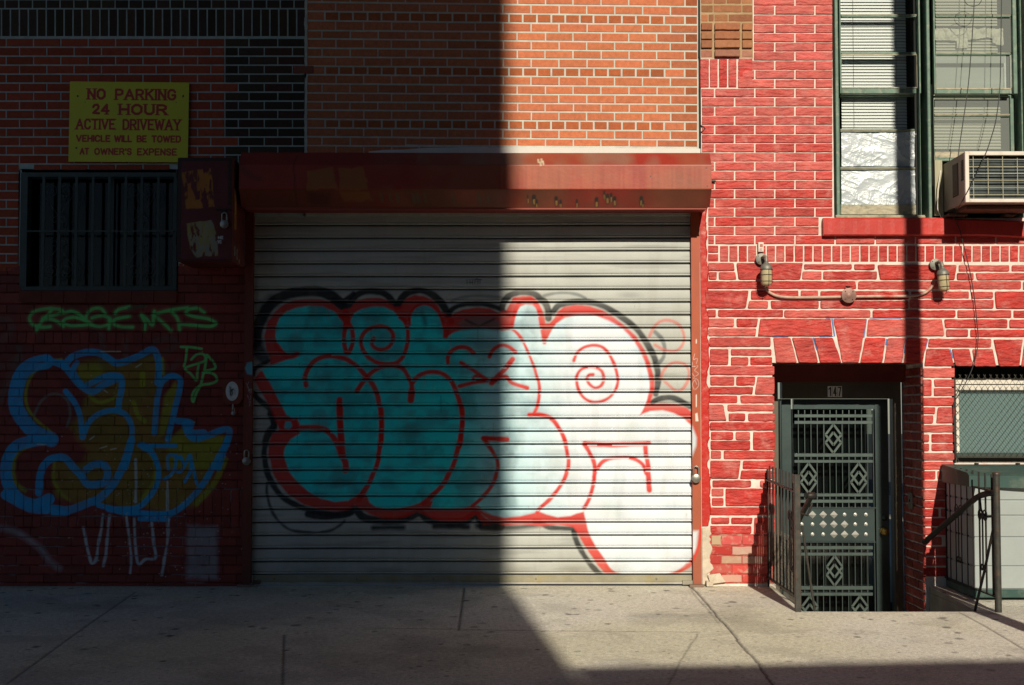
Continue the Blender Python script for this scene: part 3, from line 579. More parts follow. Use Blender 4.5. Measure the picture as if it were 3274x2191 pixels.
for s_ in ([(460, 270), (380, 275), (300, 250), (272, 205), (290, 150), (350, 120), (450, 105), (540, 112), (570, 132), (500, 165), (390, 195), (480, 205), (540, 235), (580, 268)], [(470, 120), (440, 160), (380, 225), (345, 280), (335, 305)],
   [(580, 148), (650, 130), (720, 155), (790, 215), (830, 245), (760, 258), (650, 262), (580, 235), (600, 200), (670, 185), (740, 200), (790, 225)], [(960, 150), (920, 105), (850, 108), (800, 150), (785, 210), (830, 252), (920, 270), (1000, 240), (1000, 195), (930, 172), (840, 190)], [(1000, 200), (995, 290)],
   [(1210, 275), (1120, 272), (1050, 255), (1040, 215), (1080, 195), (1180, 178)], [(1180, 90), (1080, 115), (1050, 150)], [(1320, 300), (1322, 230), (1290, 165), (1340, 205), (1390, 255), (1400, 190), (1408, 130)], [(1400, 165), (1470, 220), (1560, 305)], [(1430, 150), (1550, 120), (1710, 98)], [(1560, 130), (1620, 200), (1638, 300)],
   [(1862, 140), (1800, 102), (1720, 115), (1700, 150), (1780, 180), (1900, 200), (1970, 240), (1920, 268), (1800, 260), (1650, 248)]):
    pt.stroke(q1(s_), 27 * u, GRN, .95, .0035, halo=.02)
pt.stroke(q1([(1330, 80), (1250, 90), (1180, 105)]), 30 * u, grn2, .8, .01)
for s_ in ([(1650, 455), (1740, 458), (1840, 472)], [(1705, 460), (1695, 560), (1678, 630)], [(1745, 570), (1800, 520), (1860, 525), (1870, 580), (1790, 610), (1690, 650), (1740, 700), (1792, 760), (1800, 690), (1812, 620)], [(1885, 530), (1870, 640), (1850, 720), (1830, 800), (1790, 880), (1762, 955), (1752, 900), (1790, 830), (1850, 800), (1920, 790), (1975, 765), (1965, 715), (1910, 690), (1850, 688)], [(1890, 530), (1950, 600), (1960, 650), (1880, 672)]):
    pt.stroke(q1(s_), 22 * u, GRN, .95, .003)
for s_ in ([(765, 820), (790, 960), (820, 1090), (840, 1150), (880, 1110), (900, 960), (930, 820), (945, 700)], [(1005, 710), (985, 880), (970, 1050), (945, 1170)], [(1160, 720), (1180, 900), (1200, 1100), (1190, 1240)], [(1230, 740), (1235, 950), (1262, 1150), (1330, 1110), (1420, 1095), (1405, 960), (1390, 780)], [(1540, 750), (1530, 950), (1500, 1130), (1480, 1250)], [(1240, 200), (1245, 400), (1242, 580)], [(1530, 400), (1535, 660)]):
    pt.stroke(q2(s_), 24 * u, PALE, .65, .005, .01)
pt.stroke(q2([(0, 820), (130, 850), (250, 920), (370, 1010), (450, 1120), (540, 1190)]), 50 * u, PALE, .3, .02)
pt.rect(*[c for c in (q2([(1720, 0)])[0][0], q2([(2000, 0)])[0][0], q2([(0, 1290)])[0][1], q2([(0, 800)])[0][1])], (.36, .40, .45), .6, .02, .02)
pt.am = None
for k in range(260):      # chips and flecks
    x, z = q2([(random.gauss(1500, 500), random.gauss(600, 500))])[0]; r = random.uniform(.002, .006)
    pt.fill([(x - r, z), (x, z + r), (x + r * 1.5, z), (x, z - r)], (.5, .52, .5), .8, .002)
for a_, b_ in (((340, 1340), (420, 1345)), ((820, 1300), (860, 1270)), ((950, 850), (980, 870)), ((910, 1380), (975, 1360)), ((1010, 1390), (1060, 1380)), ((1240, 640), (1290, 610)), ((920, 497), (1100, 497))):
    pt.stroke(q1([a_, b_]), .008, (.6, .62, .5), .8, .003)
mk = (edge < .0045) & (Zz < PZ(1560)) ; lightm = np.clip((fbm(X, Zz, 7, 91, 3) - .5) * 8, 0, 1) * mk * .5
pt.C = pt.C * (1 - lightm[..., None]) + np.array((.25, .30, .33)) * lightm[..., None]
wx0, wx1, wz = PX(65), PX(565), PZ(930)
kv = ~((X > wx0) & (X < wx1) & (Zz > wz)); keep = kv[:-1, :-1] & kv[1:, 1:]
mesh_np('painted_lower_wall', np.stack([X, .004 - H, Zz], -1), grid_faces(len(zs), len(xs), keep), M['painted'], garage, pt.C, True, 'dark red painted brick wall with blue and yellow graffiti')

# barred window
mb = MB(); fx0, fz1 = P(65, 545); fx1, fz0 = P(565, 930)
mb.box(fx0, fx1, .3, .32, fz0, fz1); mb.box(fx0 - .01, fx0, .0, .32, fz0, fz1); mb.box(fx1, fx1 + .01, .0, .32, fz0, fz1); mb.box(fx0, fx1, .0, .32, fz1, fz1 + .01); mb.box(fx0, fx1, .008, .32, fz0 - .012, fz0)
win = mb.build('window', M['dark'], garage, 'dark window behind security bars')
mb = MB()
for a, b, c, d in ((fx0, fx0 + .05, fz0, fz1), (fx1 - .05, fx1, fz0, fz1), (fx0 + .05, fx1 - .05, fz1 - .05, fz1), (fx0 + .05, fx1 - .05, fz0, fz0 + .05), ((fx0 + fx1) / 2 + .05, (fx0 + fx1) / 2 + .09, fz0 + .05, fz1 - .05)): mb.box(a, b, .10, .15, c, d)
mb.build('window_frame', M['green_dark'], win)
mb = MB(); xx = fx0 + .06
nseg = 60; cv = []
for k in range(nseg): cv.append((fx0 + .06 + (fx1 - fx0 - .12) * k / (nseg - 1), .22 + .015 * math.sin(k * 1.3)))
V = [(x, y, z) for x, y in cv for z in (fz0 + .06, fz1 - .06)]; mb.add(V, [(2 * k, 2 * k + 2, 2 * k + 3, 2 * k + 1) for k in range(nseg - 1)], None, True); mb.build('curtain', M['curtain'], win)
mb = MB(); mb.add([(fx0 + .05, .13, fz0 + .05), (fx1 - .05, .13, fz0 + .05), (fx1 - .05, .13, fz1 - .05), (fx0 + .05, .13, fz1 - .05)], [(0, 1, 2, 3)]); mb.build('pane', M['glass_dark'], win)
mb = MB()
for k in range(7):
    a = 65 + (567 - 65) * k / 7; wbox(mb, a + (0 if k == 0 else .8), 931, a + 71.2, 970, -.035, .03, bev=.003)
sl_ = mb.build('window_sill', mat('brown_sill', (.16, .035, .022), .8, var=.15), win)
# security grille
gr = thing('security_grille', (fx0, -.01, fz0), 'dark wrought iron security grille with heart scrolls over the left window', 'window grille')
def barbox(mb, px0, py0, px1, py1, y=-.012, d=.012): (x0, z1), (x1, z0) = P(px0, py0, y), P(px1, py1, y); mb.box(x0, x1, y - d / 2, y + d / 2, z0, z1)
mb = MB(); barbox(mb, 68, 552, 563, 566); barbox(mb, 68, 917, 563, 929); barbox(mb, 68, 566, 84, 917); barbox(mb, 556, 566, 563, 917); mb.build('outer_frame', M['green_grille'], gr)
for a in (138, 189, 243, 296, 348, 401, 452, 505):
    mb = MB(); barbox(mb, a - 1.8, 566, a + 1.8, 917, d=.010); mb.build('bar', M['green_grille'], gr)
mb = MB(); barbox(mb, 84, 737, 556, 742, y=-.026, d=.01); mb.build('crossbar', M['green_grille'], gr)
def spiral(cx, cz, r0, turns, a0, sgn, n=28):
    return [(cx + r0 * (1 - .72 * k / n) * math.cos(a0 + sgn * turns * 6.283 * k / n), cz + r0 * (1 - .72 * k / n) * math.sin(a0 + sgn * turns * 6.283 * k / n)) for k in range(n + 1)]
for cxp in (189, 452):
    for up in (1, -1):
        mb = MB()
        for sd in (-1, 1):
            cx, cz = P(cxp + sd * 24, 613 if up == 1 else 866); k_ = .0024185
            sp = spiral(cx, cz, 24 * k_, 1.55, math.pi if sd > 0 else 0, -sd * up if up == 1 else sd)
            tip = P(cxp + sd * 2, 690 if up == 1 else 792); o = P(cxp + sd * 48, 625 if up == 1 else 853)
            far = spiral(cx, cz, 24 * k_, 1.6, 0 if sd > 0 else math.pi, (sd if up == 1 else -sd))
            tp = P(cxp + sd * 12, 706 if up == 1 else 776); end = spiral(tp[0], tp[1], 11 * k_, .8, math.pi / 2 * up + (0), -sd * up, 12)
            mb.tube([(x, -.012, z) for x, z in far[::-1] + [o, tip] + end], .0028, 5)
        mb.build('heart_scroll', M['green_grille'], gr)

# ================================================================ WARNING SIGN
q = [P(a / 2.857, b / 2.857, -.03) for a, b in ((640, 745), (1728, 755), (1715, 1484), (625, 1478))]
sx0, sx1, sz0, sz1 = q[3][0], q[1][0], q[2][1], q[0][1]
xs = np.arange(sx0, sx1 + .002, .0016); zs = np.arange(sz0, sz1 + .002, .0016)
pt = Paint(xs, zs, (.66, .62, .02)); RED = (.46, .020, .012)
S = lambda a, b: P(a / 2.857, b / 2.857, -.03)
for s_, a, b, y0, y1, th, sf in (('NO', 795, 965, 805, 910, 30, 1), ('PARKING', 1050, 1612, 805, 912, 28, 1), ('24', 838, 1002, 945, 1048, 30, 1), ('HOUR', 1085, 1532, 945, 1050, 31, 1), ('ACTIVE', 690, 1054, 1085, 1187, 24, 1), ('DRIVEWAY', 1120, 1657, 1085, 1190, 24, 1), ('VEHICLE', 693, 1010, 1235, 1302, 18, 0), ('WILL', 1043, 1208, 1235, 1303, 18, 0), ('BE', 1250, 1345, 1235, 1303, 18, 0), ('TOWED', 1386, 1658, 1235, 1304, 18, 0), ('AT', 727, 815, 1355, 1420, 17, 0), ("OWNER'S", 862, 1208, 1355, 1421, 17, 0), ('EXPENSE', 1255, 1622, 1355, 1424, 17, 0)):
    (x0, z1), (x1, z0) = S(a, y0), S(b, y1); word(pt, s_, x0, x1, z0, z1, th * (.78 if sf else .88) * .00242 / 2.857, RED, bool(sf), .0008)
for a, b, r in ((708, 878, 8), (1674, 875, 8), (776, 933, 4), (1612, 928, 4), (697, 1356, 8)):
    x, z = S(a, b); pt.stroke([(x, z), (x + .001, z)], r * 2 * .00085, (.02, .02, .01), 1, .002, curve=False)
pt.C *= (.9 + .2 * fbm(pt.X, pt.Z, 5, 8, 3))[..., None]
# skew the sheet to the slightly crooked outline
def warp(X, Zz, q, a0, a1, b0, b1):
    s, t = (X - a0) / (a1 - a0), (Zz - b0) / (b1 - b0); T = lambda k: (q[3][k] * (1 - s) + q[2][k] * s) * (1 - t) + (q[0][k] * (1 - s) + q[1][k] * s) * t
    return T(0), T(1)
WX, WZ = warp(pt.X, pt.Z, q, xs[0], xs[-1], zs[0], zs[-1])
sgn = thing('no_parking_sign', (sx0, 0, sz0), 'yellow no parking 24 hour active driveway sign with red lettering on dark brick wall', 'sign')
mesh_np('sign_face', np.stack([WX, np.full(X.shape, 0)[:1, :1] + WX * 0 - .0305, WZ], -1), grid_faces(len(zs), len(xs)), M['sign'], sgn, pt.C)
mb = MB(); mb.prism([(p[0], p[1]) for p in q], 'y', -.030, -.024); mb.build('sign_panel', mat('sign_edge', (.4, .4, .03), .5), sgn)
for a, b in ((708, 878), (1674, 875), (697, 1356)):
    x, z = S(a, b); mb = MB(); mb.lathe((x, -.030, z), (0, -1, 0), [(0, .006), (.003, .005), (.004, .001)], 10); mb.build('screw', M['black'], sgn)
    mb = MB(); mb.tube([(x, -.024, z), (x, .002, z)], .004, 6); mb.build('stand_off', M['black'], sgn)
# ================================================================ ROLLER SHUTTER
shut = thing('roller_shutter', (0, 0, 0), 'grey roll-down metal shutter covered with white and cyan bubble graffiti outlined in red', 'shutter')
X0, X1 = PX(807, .03), PX(2212, .03); ZB = PZ(1840, .03); ZT = PZ(672, .03)
pitch = .1001
prof = [(0, .012), (.004, .012), (.0058, .003), (.008, -.009), (.011, -.0150), (.0145, -.0165), (.0185, -.0135), (.0213, -.004), (.0228, -.004), (.0246, -.0110), (.030, -.0125), (.036, -.0126), (.043, -.0123), (.050, -.0118), (.057, -.0112), (.064, -.0104), (.071, -.0096), (.078, -.0087), (.085, -.0076), (.0905, -.0062), (.0952, -.003), (.0965, .012)]
zs, ys = [], []; n = 0; zjoint = PZ(1838, .03)
while True:
    z0 = zjoint + n * pitch
    if z0 > ZT: break
    for a, b in prof: zs.append(z0 + a); ys.append(b)
    n += 1
zs, ys = np.array(zs), np.array(ys); xs = np.arange(X0, X1 + .004, .0045)
BASE = (.44, .46, .43)
pt = Paint(xs, zs, BASE); X, Zz = pt.X, pt.Z
slat = np.floor((Zz - zjoint) / pitch).astype(int); rsb = np.random.RandomState(3); sj = rsb.uniform(-.004, .004, 60)[slat % 60]
pt.C *= (.93 + .14 * fbm(X, Zz, 1.5, 50, 3))[..., None]
pt.C *= (1 - .22 * np.clip((fbm(X * .5, Zz * 6, 4, 52, 3) - .6) * 5, 0, 1))[..., None]
uu = .0024185; f1 = lambda p: W(Z(780, 880, 2.857, p), .02); f2 = lambda p: W(Z(780, 1300, 2.613, p), .02); f3 = lambda p: W(Z(1500, 880, 2.857, p), .02); f4 = lambda p: W(Z(1500, 1300, 2.613, p), .02)
u1, u2 = uu / 2.857, uu / 2.613
BK, RD, RDD = (.012, .015, .016), (.58, .022, .012), (.30, .02, .012); GY = (.13, .15, .15)
band = (((Zz - zjoint) % pitch > .0195) & ((Zz - zjoint) % pitch < .0238)) | ((Zz - zjoint) % pitch > .086)
AM = 1 - .75 * band * (vnoise(X, Zz, 16, 97) > .42); AMl = 1 - .30 * band
pt.am = AMl
# black shadow outlines
K = lambda f, p, w, c=BK, a=.95, s=.007, wob=.010: pt.stroke(f(p), w, c, a, s, wob)
K(f1, [(110, 620), (120, 500), (160, 400), (220, 300), (300, 220), (400, 175), (560, 150), (700, 155), (800, 190), (860, 240), (900, 280)], 95 * u1)
K(f1, [(110, 480), (110, 620), (150, 720), (190, 760)], 120 * u1, a=.85, s=.02); K(f1, [(180, 400), (200, 300), (260, 230)], 120 * u1, a=.8, s=.03)
K(f1, [(830, 230), (890, 275), (960, 280), (1020, 190), (1120, 150), (1240, 155), (1320, 200), (1370, 260), (1420, 285)], 62 * u1)
K(f1, [(900, 250), (960, 210), (1000, 170)], 50 * u1); K(f1, [(1400, 290), (1440, 215), (1500, 160), (1600, 140), (1700, 165), (1780, 230), (1830, 290), (1868, 370)], 62 * u1)
K(f1, [(1868, 370), (1910, 310), (2000, 272), (2150, 262), (2280, 285), (2360, 320), (2430, 370)], 42 * u1)
K(f1, [(1900, 235), (2000, 200), (2150, 188), (2343, 205), (2420, 215)], 26 * u1, GY, .6)
K(f3, [(300, 300), (330, 225), (390, 175), (480, 158), (580, 168), (650, 215), (700, 260), (728, 330), (728, 395)], 58 * u1)
K(f3, [(775, 330), (830, 275), (950, 250), (1100, 250), (1230, 285), (1330, 340), (1430, 410), (1530, 490), (1590, 570), (1640, 650), (1690, 740), (1715, 830), (1728, 900), (1722, 1000), (1705, 1085)], 56 * u1)
K(f3, [(680, 190), (780, 165), (900, 163), (1000, 182), (1060, 212)], 26 * u1, GY, .8); K(f3, [(1700, 520), (1760, 580), (1788, 660), (1780, 750), (1740, 800)], 34 * u1, GY, .9)
K(f3, [(1670, 1165), (1740, 1130), (1840, 1120), (1930, 1150), (2010, 1200)], 50 * u1)
K(f1, [(240, 780), (170, 815), (100, 860), (90, 910)], 36 * u1); K(f1, [(80, 1080), (150, 1150), (225, 1215), (258, 1290), (270, 1370), (215, 1440), (185, 1530)], 50 * u1)
K(f2, [(215, 60), (240, 110), (255, 170), (200, 250), (175, 350), (172, 450), (195, 550), (245, 650), (330, 760), (450, 830), (600, 880), (760, 905), (900, 885)], 48 * u2)
K(f2, [(195, 640), (195, 720), (215, 820), (262, 920), (350, 1010), (450, 1045), (600, 1055), (720, 1038), (790, 1000), (845, 955)], 24 * u2, a=.85)
K(f2, [(540, 900), (700, 915), (850, 900), (925, 860), (1010, 930), (1150, 955), (1300, 950), (1400, 920), (1470, 890), (1550, 950), (1700, 965), (1850, 955), (1935, 905), (2010, 975), (2143, 1000)], 66 * u2)
K(f2, [(1080, 1015), (1200, 1012), (1330, 1012)], 38 * u2, s=.014); K(f2, [(1590, 1005), (1730, 1000), (1870, 1010)], 46 * u2, s=.012); K(f2, [(1990, 1000), (2143, 1010)], 60 * u2, s=.012)
K(f4, [(70, 1000), (200, 1010), (400, 1010), (500, 1000), (590, 985)], 44 * u2, a=.85, s=.016); K(f4, [(550, 960), (590, 965), (640, 1000), (700, 1015), (860, 1022)], 42 * u2, a=.9)
K(f4, [(875, 1045), (895, 1120), (945, 1220), (1005, 1310), (1065, 1375), (1128, 1432)], 46 * u2)
# red body behind the letters
red = f1([(90, 960), (150, 880), (240, 830), (245, 760), (210, 680), (190, 560), (220, 430), (280, 340), (370, 265), (450, 228), (560, 218), (700, 222), (800, 250), (860, 300), (915, 335), (980, 295), (1030, 235), (1120, 212), (1250, 210), (1320, 235), (1380, 290), (1430, 290), (1480, 215), (1560, 182), (1640, 190), (1720, 230), (1770, 270), (1800, 330), (1880, 380), (1920, 350), (2000, 315), (2150, 295), (2250, 305), (2330, 345)]) + \
 f3([(300, 330), (340, 330), (370, 270), (400, 205), (490, 188), (570, 192), (640, 260), (680, 340), (700, 440), (740, 440), (780, 395), (810, 335), (870, 292), (980, 272), (1100, 282), (1220, 322), (1330, 390), (1430, 470), (1530, 560), (1600, 680), (1655, 800), (1690, 930), (1690, 1050), (1660, 1130), (1650, 1185), (1750, 1172), (1880, 1180), (1980, 1212), (2060, 1280), (2120, 1400)]) + \
 f4([(2000, 180), (2000, 1250), (1880, 1290), (1850, 1345), (1700, 1422), (1560, 1445), (1450, 1455), (1330, 1452), (1230, 1432), (1130, 1392), (1080, 1335), (1000, 1225), (930, 1105), (900, 1050), (870, 1010), (740, 990), (600, 1000), (450, 985), (300, 995), (200, 970), (100, 900)]) + \
 f2([(2080, 980), (2000, 990), (1940, 900), (1860, 960), (1760, 965), (1650, 965), (1560, 930), (1450, 880), (1350, 930), (1250, 940), (1150, 935), (1050, 900), (980, 860), (930, 820), (870, 870), (760, 880), (600, 850), (500, 820), (380, 740), (290, 640), (230, 530), (205, 400), (210, 290), (240, 220), (300, 190), (250, 100), (230, 20)]) + f1([(260, 1280), (215, 1160), (150, 1060)])
pt.fill(red, RD, .92, .006, wob=.006)
# letter fills: cyan in shade ramped to white in sun, shade painted into the colour
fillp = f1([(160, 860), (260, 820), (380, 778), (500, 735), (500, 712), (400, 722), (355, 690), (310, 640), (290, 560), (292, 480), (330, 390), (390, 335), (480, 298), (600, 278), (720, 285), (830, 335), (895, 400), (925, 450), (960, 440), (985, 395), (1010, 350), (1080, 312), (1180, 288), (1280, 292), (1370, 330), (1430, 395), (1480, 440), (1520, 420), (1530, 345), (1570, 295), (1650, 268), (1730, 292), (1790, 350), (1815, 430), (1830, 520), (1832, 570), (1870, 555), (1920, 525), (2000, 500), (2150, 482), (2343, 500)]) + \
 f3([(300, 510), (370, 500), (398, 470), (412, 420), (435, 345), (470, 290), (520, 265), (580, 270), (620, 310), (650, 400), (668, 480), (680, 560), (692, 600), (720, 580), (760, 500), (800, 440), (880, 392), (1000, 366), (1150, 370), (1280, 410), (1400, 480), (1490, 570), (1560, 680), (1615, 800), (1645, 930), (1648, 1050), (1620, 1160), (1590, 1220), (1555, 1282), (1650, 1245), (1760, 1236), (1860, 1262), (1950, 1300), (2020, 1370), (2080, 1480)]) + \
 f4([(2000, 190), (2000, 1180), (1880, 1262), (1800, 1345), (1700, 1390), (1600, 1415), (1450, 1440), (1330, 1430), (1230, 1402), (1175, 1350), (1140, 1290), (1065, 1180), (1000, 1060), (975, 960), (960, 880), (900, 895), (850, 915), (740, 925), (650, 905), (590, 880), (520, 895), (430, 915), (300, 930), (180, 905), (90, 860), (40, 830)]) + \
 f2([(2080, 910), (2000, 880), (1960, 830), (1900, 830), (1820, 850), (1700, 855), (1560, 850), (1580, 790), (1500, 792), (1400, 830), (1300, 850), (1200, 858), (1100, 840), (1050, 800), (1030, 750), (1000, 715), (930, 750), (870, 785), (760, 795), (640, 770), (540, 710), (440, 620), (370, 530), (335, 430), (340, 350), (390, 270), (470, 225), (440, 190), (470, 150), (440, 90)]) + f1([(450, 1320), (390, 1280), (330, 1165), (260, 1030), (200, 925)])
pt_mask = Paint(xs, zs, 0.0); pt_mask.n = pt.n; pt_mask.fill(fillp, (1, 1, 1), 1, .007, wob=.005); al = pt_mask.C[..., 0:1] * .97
# flat spans that the photo shows as red wedges between bumps
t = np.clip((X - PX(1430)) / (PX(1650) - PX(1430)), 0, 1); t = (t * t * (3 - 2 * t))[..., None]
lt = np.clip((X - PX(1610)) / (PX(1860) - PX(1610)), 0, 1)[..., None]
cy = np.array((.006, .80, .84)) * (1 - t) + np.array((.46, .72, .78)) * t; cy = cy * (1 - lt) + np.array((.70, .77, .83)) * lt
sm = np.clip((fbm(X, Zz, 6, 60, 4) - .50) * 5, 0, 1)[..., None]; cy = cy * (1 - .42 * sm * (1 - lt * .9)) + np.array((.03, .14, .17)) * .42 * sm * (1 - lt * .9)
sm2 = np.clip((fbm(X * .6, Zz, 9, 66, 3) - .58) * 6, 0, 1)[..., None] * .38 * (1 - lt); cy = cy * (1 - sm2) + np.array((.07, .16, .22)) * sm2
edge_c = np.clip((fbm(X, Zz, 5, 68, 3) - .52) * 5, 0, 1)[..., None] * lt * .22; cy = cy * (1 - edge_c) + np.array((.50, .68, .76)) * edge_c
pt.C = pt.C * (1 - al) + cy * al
pt.stroke(f3([(820, 500), (900, 420), (1000, 385), (1150, 390), (1280, 430), (1400, 500), (1490, 600), (1560, 720), (1600, 850), (1625, 980)]), 55 * u1, (.50, .70, .80), .45, .03)
for a, b in ((f4([(1350, 160), (1330, 230)]), .10), (f4([(1140, 840), (1230, 880)]), .09), (f4([(720, 380), (730, 480)]), .12)): pt.stroke(a, b, (.5, .56, .54), .5, .05, curve=False)
D = f1([(1900, 400), (2020, 410), (2150, 470), (2280, 400), (2350, 380)]); pt.fill(f1([(1960, 440), (2010, 400), (2100, 380), (2250, 385), (2343, 420), (2343, 500), (2150, 482), (2000, 500)]), (.12, .15, .15), .75, .02)
for p in ([(2030, 410), (2150, 470), (2290, 400)],): pt.stroke(f1(p), 22 * u1, BK, .7, .008, curve=False)
pt.fill(f1([(1560, 290), (1650, 268), (1740, 300), (1760, 350), (1680, 340), (1560, 350)]), (.10, .18, .22), .6, .02); pt.stroke(f1([(1630, 350), (1650, 400), (1660, 450)]), 40 * u1, (.03, .05, .06), .6, .015)
pt.fill(f1([(1900, 600), (2000, 570), (2150, 565), (2343, 590), (2343, 700), (2200, 760), (2120, 720), (2080, 650), (1980, 640)]), (.10, .15, .16), .5, .04)
pt.am = AM
# red line work
K = lambda f, p, w, a=.95, s=.005, c=RD, wob=.006: pt.stroke(f(p), w, c, a, s, wob, halo=.012)
K(f1, [(1190, 580), (1170, 620), (1190, 660), (1250, 682), (1320, 660), (1362, 600), (1360, 530), (1310, 482), (1240, 467), (1160, 487), (1100, 530), (1073, 600), (1090, 680), (1140, 750), (1220, 800), (1320, 815), (1400, 800), (1460, 740), (1490, 650), (1502, 550), (1490, 460), (1460, 410), (1430, 388)], 36 * u1)
K(f1, [(880, 370), (930, 430), (922, 520), (915, 600), (930, 680), (950, 715), (985, 660), (1000, 580), (990, 500), (960, 450)], 36 * u1); K(f1, [(930, 340), (945, 400), (945, 460)], 60 * u1)
K(f1, [(300, 640), (370, 725), (430, 745), (490, 722)], 44 * u1)
K(f1, [(565, 1005), (562, 930), (600, 840), (660, 775), (750, 742), (850, 745), (940, 770), (1020, 820), (1080, 880), (1130, 940), (1180, 1010), (1222, 1110), (1242, 1230), (1252, 1350), (1252, 1500), (1245, 1566)], 42 * u1)
K(f2, [(1145, 20), (1150, 150), (1142, 300), (1122, 430), (1090, 540), (1050, 640), (1000, 720), (960, 780)], 40 * u2)
K(f1, [(1030, 1060), (1070, 1000), (1130, 930), (1200, 870), (1280, 835), (1380, 832), (1450, 850), (1500, 920), (1530, 1000), (1538, 1080), (1525, 1140)], 40 * u1); K(f1, [(1527, 1060), (1525, 1140)], 56 * u1)
K(f1, [(1540, 980), (1600, 920), (1680, 888), (1780, 888), (1860, 930), (1910, 1000), (1950, 1100), (1980, 1200), (1992, 1320), (1985, 1450), (1970, 1566)], 40 * u1); K(f2, [(1820, 20), (1822, 150), (1800, 300), (1770, 420), (1720, 550), (1660, 660), (1580, 740), (1500, 810)], 38 * u2)
K(f1, [(875, 1140), (870, 1250), (880, 1350), (887, 1480), (890, 1566)], 50 * u1); K(f2, [(800, 20), (805, 200), (828, 400), (845, 480), (848, 530)], 52 * u2)
K(f2, [(430, 182), (550, 175), (650, 185), (710, 220), (760, 280), (795, 350), (820, 430)], 42 * u2)
pt.stroke(f2([(365, 100), (415, 120), (425, 165), (400, 205), (345, 215), (310, 180), (320, 125), (365, 100)]), 34 * u2, RD, .95, .004); pt.fill(f2([(345, 125), (390, 125), (402, 165), (375, 195), (335, 180)]), (.07, .45, .55), .95, .006)
K(f1, [(1868, 800), (1870, 740), (1910, 685), (1980, 658), (2050, 668), (2100, 712)], 38 * u1); K(f3, [(190, 745), (220, 685), (290, 642), (360, 652), (425, 700)], 32 * u1)
K(f1, [(1985, 800), (2100, 870), (2220, 955)], 32 * u1); K(f1, [(1970, 1015), (2080, 985), (2220, 960)], 36 * u1); K(f1, [(2090, 975), (2110, 925), (2160, 920)], 22 * u1)
K(f3, [(400, 770), (320, 870), (205, 985)], 46 * u1); K(f3, [(215, 960), (330, 925), (390, 985), (530, 1030)], 34 * u1)
K(f1, [(1515, 450), (1520, 370), (1560, 300), (1640, 262), (1720, 282), (1780, 340), (1812, 410), (1830, 480), (1848, 560)], 26 * u1); K(f1, [(1900, 420), (1865, 480), (1845, 555)], 52 * u1)
K(f3, [(350, 470), (420, 510), (480, 580), (530, 680), (570, 770), (610, 880), (638, 1000), (640, 1100), (620, 1200), (580, 1272), (545, 1275), (640, 1275), (740, 1312), (800, 1380), (850, 1450), (880, 1530), (888, 1566)], 26 * u1)
K(f4, [(500, 70), (600, 70), (700, 112), (760, 200), (800, 300), (823, 400), (825, 500), (800, 600), (740, 700), (660, 790), (590, 850), (570, 885)], 30 * u2)
K(f3, [(395, 470), (412, 370), (450, 270), (515, 222), (590, 232), (640, 320), (660, 430), (682, 560), (690, 615)], 34 * u1)
K(f3, [(800, 420), (900, 352), (1100, 335), (1250, 388), (1400, 470), (1500, 570), (1580, 690), (1632, 815), (1665, 940), (1668, 1070), (1635, 1180)], 30 * u1, .7, .008)
K(f3, [(960, 780), (990, 710), (1050, 662), (1140, 642), (1220, 660), (1280, 720), (1322, 800), (1350, 880), (1360, 960), (1340, 1040), (1290, 1110), (1220, 1150), (1130, 1160), (1060, 1130), (1010, 1070), (985, 1000), (985, 930), (1020, 870), (1080, 843), (1160, 845), (1215, 880), (1232, 945), (1205, 1010), (1150, 1030), (1100, 1000), (1078, 955), (1095, 915), (1135, 910)], 25 * u1)
PK = (.58, .16, .13)
K(f3, [(1650, 560), (1690, 480), (1750, 425), (1830, 415), (1910, 450), (1960, 530), (1960, 620), (1900, 690), (1800, 690), (1700, 640)], 24 * u1, .75, .006, PK); K(f3, [(1755, 940), (1790, 860), (1870, 802), (1970, 815), (2010, 880), (2000, 960), (1950, 1040), (1895, 1062), (1835, 1020), (1755, 940)], 24 * u1, .75, .006, PK)
K(f4, [(965, 312), (1200, 322), (1500, 310)], 40 * u2); K(f4, [(975, 330), (1022, 420), (1047, 520), (1040, 650), (1010, 760), (960, 850)], 30 * u2); K(f4, [(1045, 590), (1085, 490), (1150, 442), (1240, 428), (1350, 432), (1440, 480), (1480, 560)], 28 * u2); K(f4, [(1475, 320), (1480, 420), (1495, 540), (1508, 700)], 38 * u2)
K(f2, [(2000, 265), (2080, 268), (2200, 275)], 34 * u2); K(f4, [(115, 268), (280, 275)], 32 * u2); K(f4, [(130, 285), (200, 380), (235, 470), (225, 580), (180, 680), (100, 770), (30, 830)], 30 * u2)
K(f4, [(1145, 1335), (1200, 1385), (1300, 1425), (1380, 1438)], 26 * u2, .8); K(f4, [(1560, 1436), (1700, 1405), (1800, 1345), (1868, 1270)], 24 * u2, .7)
pt.am = None
for k in range(16):
    x_, z_ = f1([(random.uniform(150, 2300), random.uniform(200, 1500))])[0]; pt.stroke([(x_, z_), (x_ + random.uniform(-.001, .001), z_ - random.uniform(.04, .13))], .0045, RD if k % 2 else BK, .55, .003, curve=False)
gr = np.exp(-(Zz - zjoint) / .10)[..., None] * np.clip(fbm(X, Zz, 6, 41, 4) * 1.6 - .3, 0, 1)[..., None] * .55; pt.C = pt.C * (1 - gr) + np.array((.22, .19, .13)) * gr
rs_ = np.clip((fbm(X * 2.2, Zz * .5, 5, 43, 4) - .56) * 7, 0, 1)[..., None] * .12; pt.C = pt.C * (1 - rs_) + np.array((.24, .20, .15)) * rs_
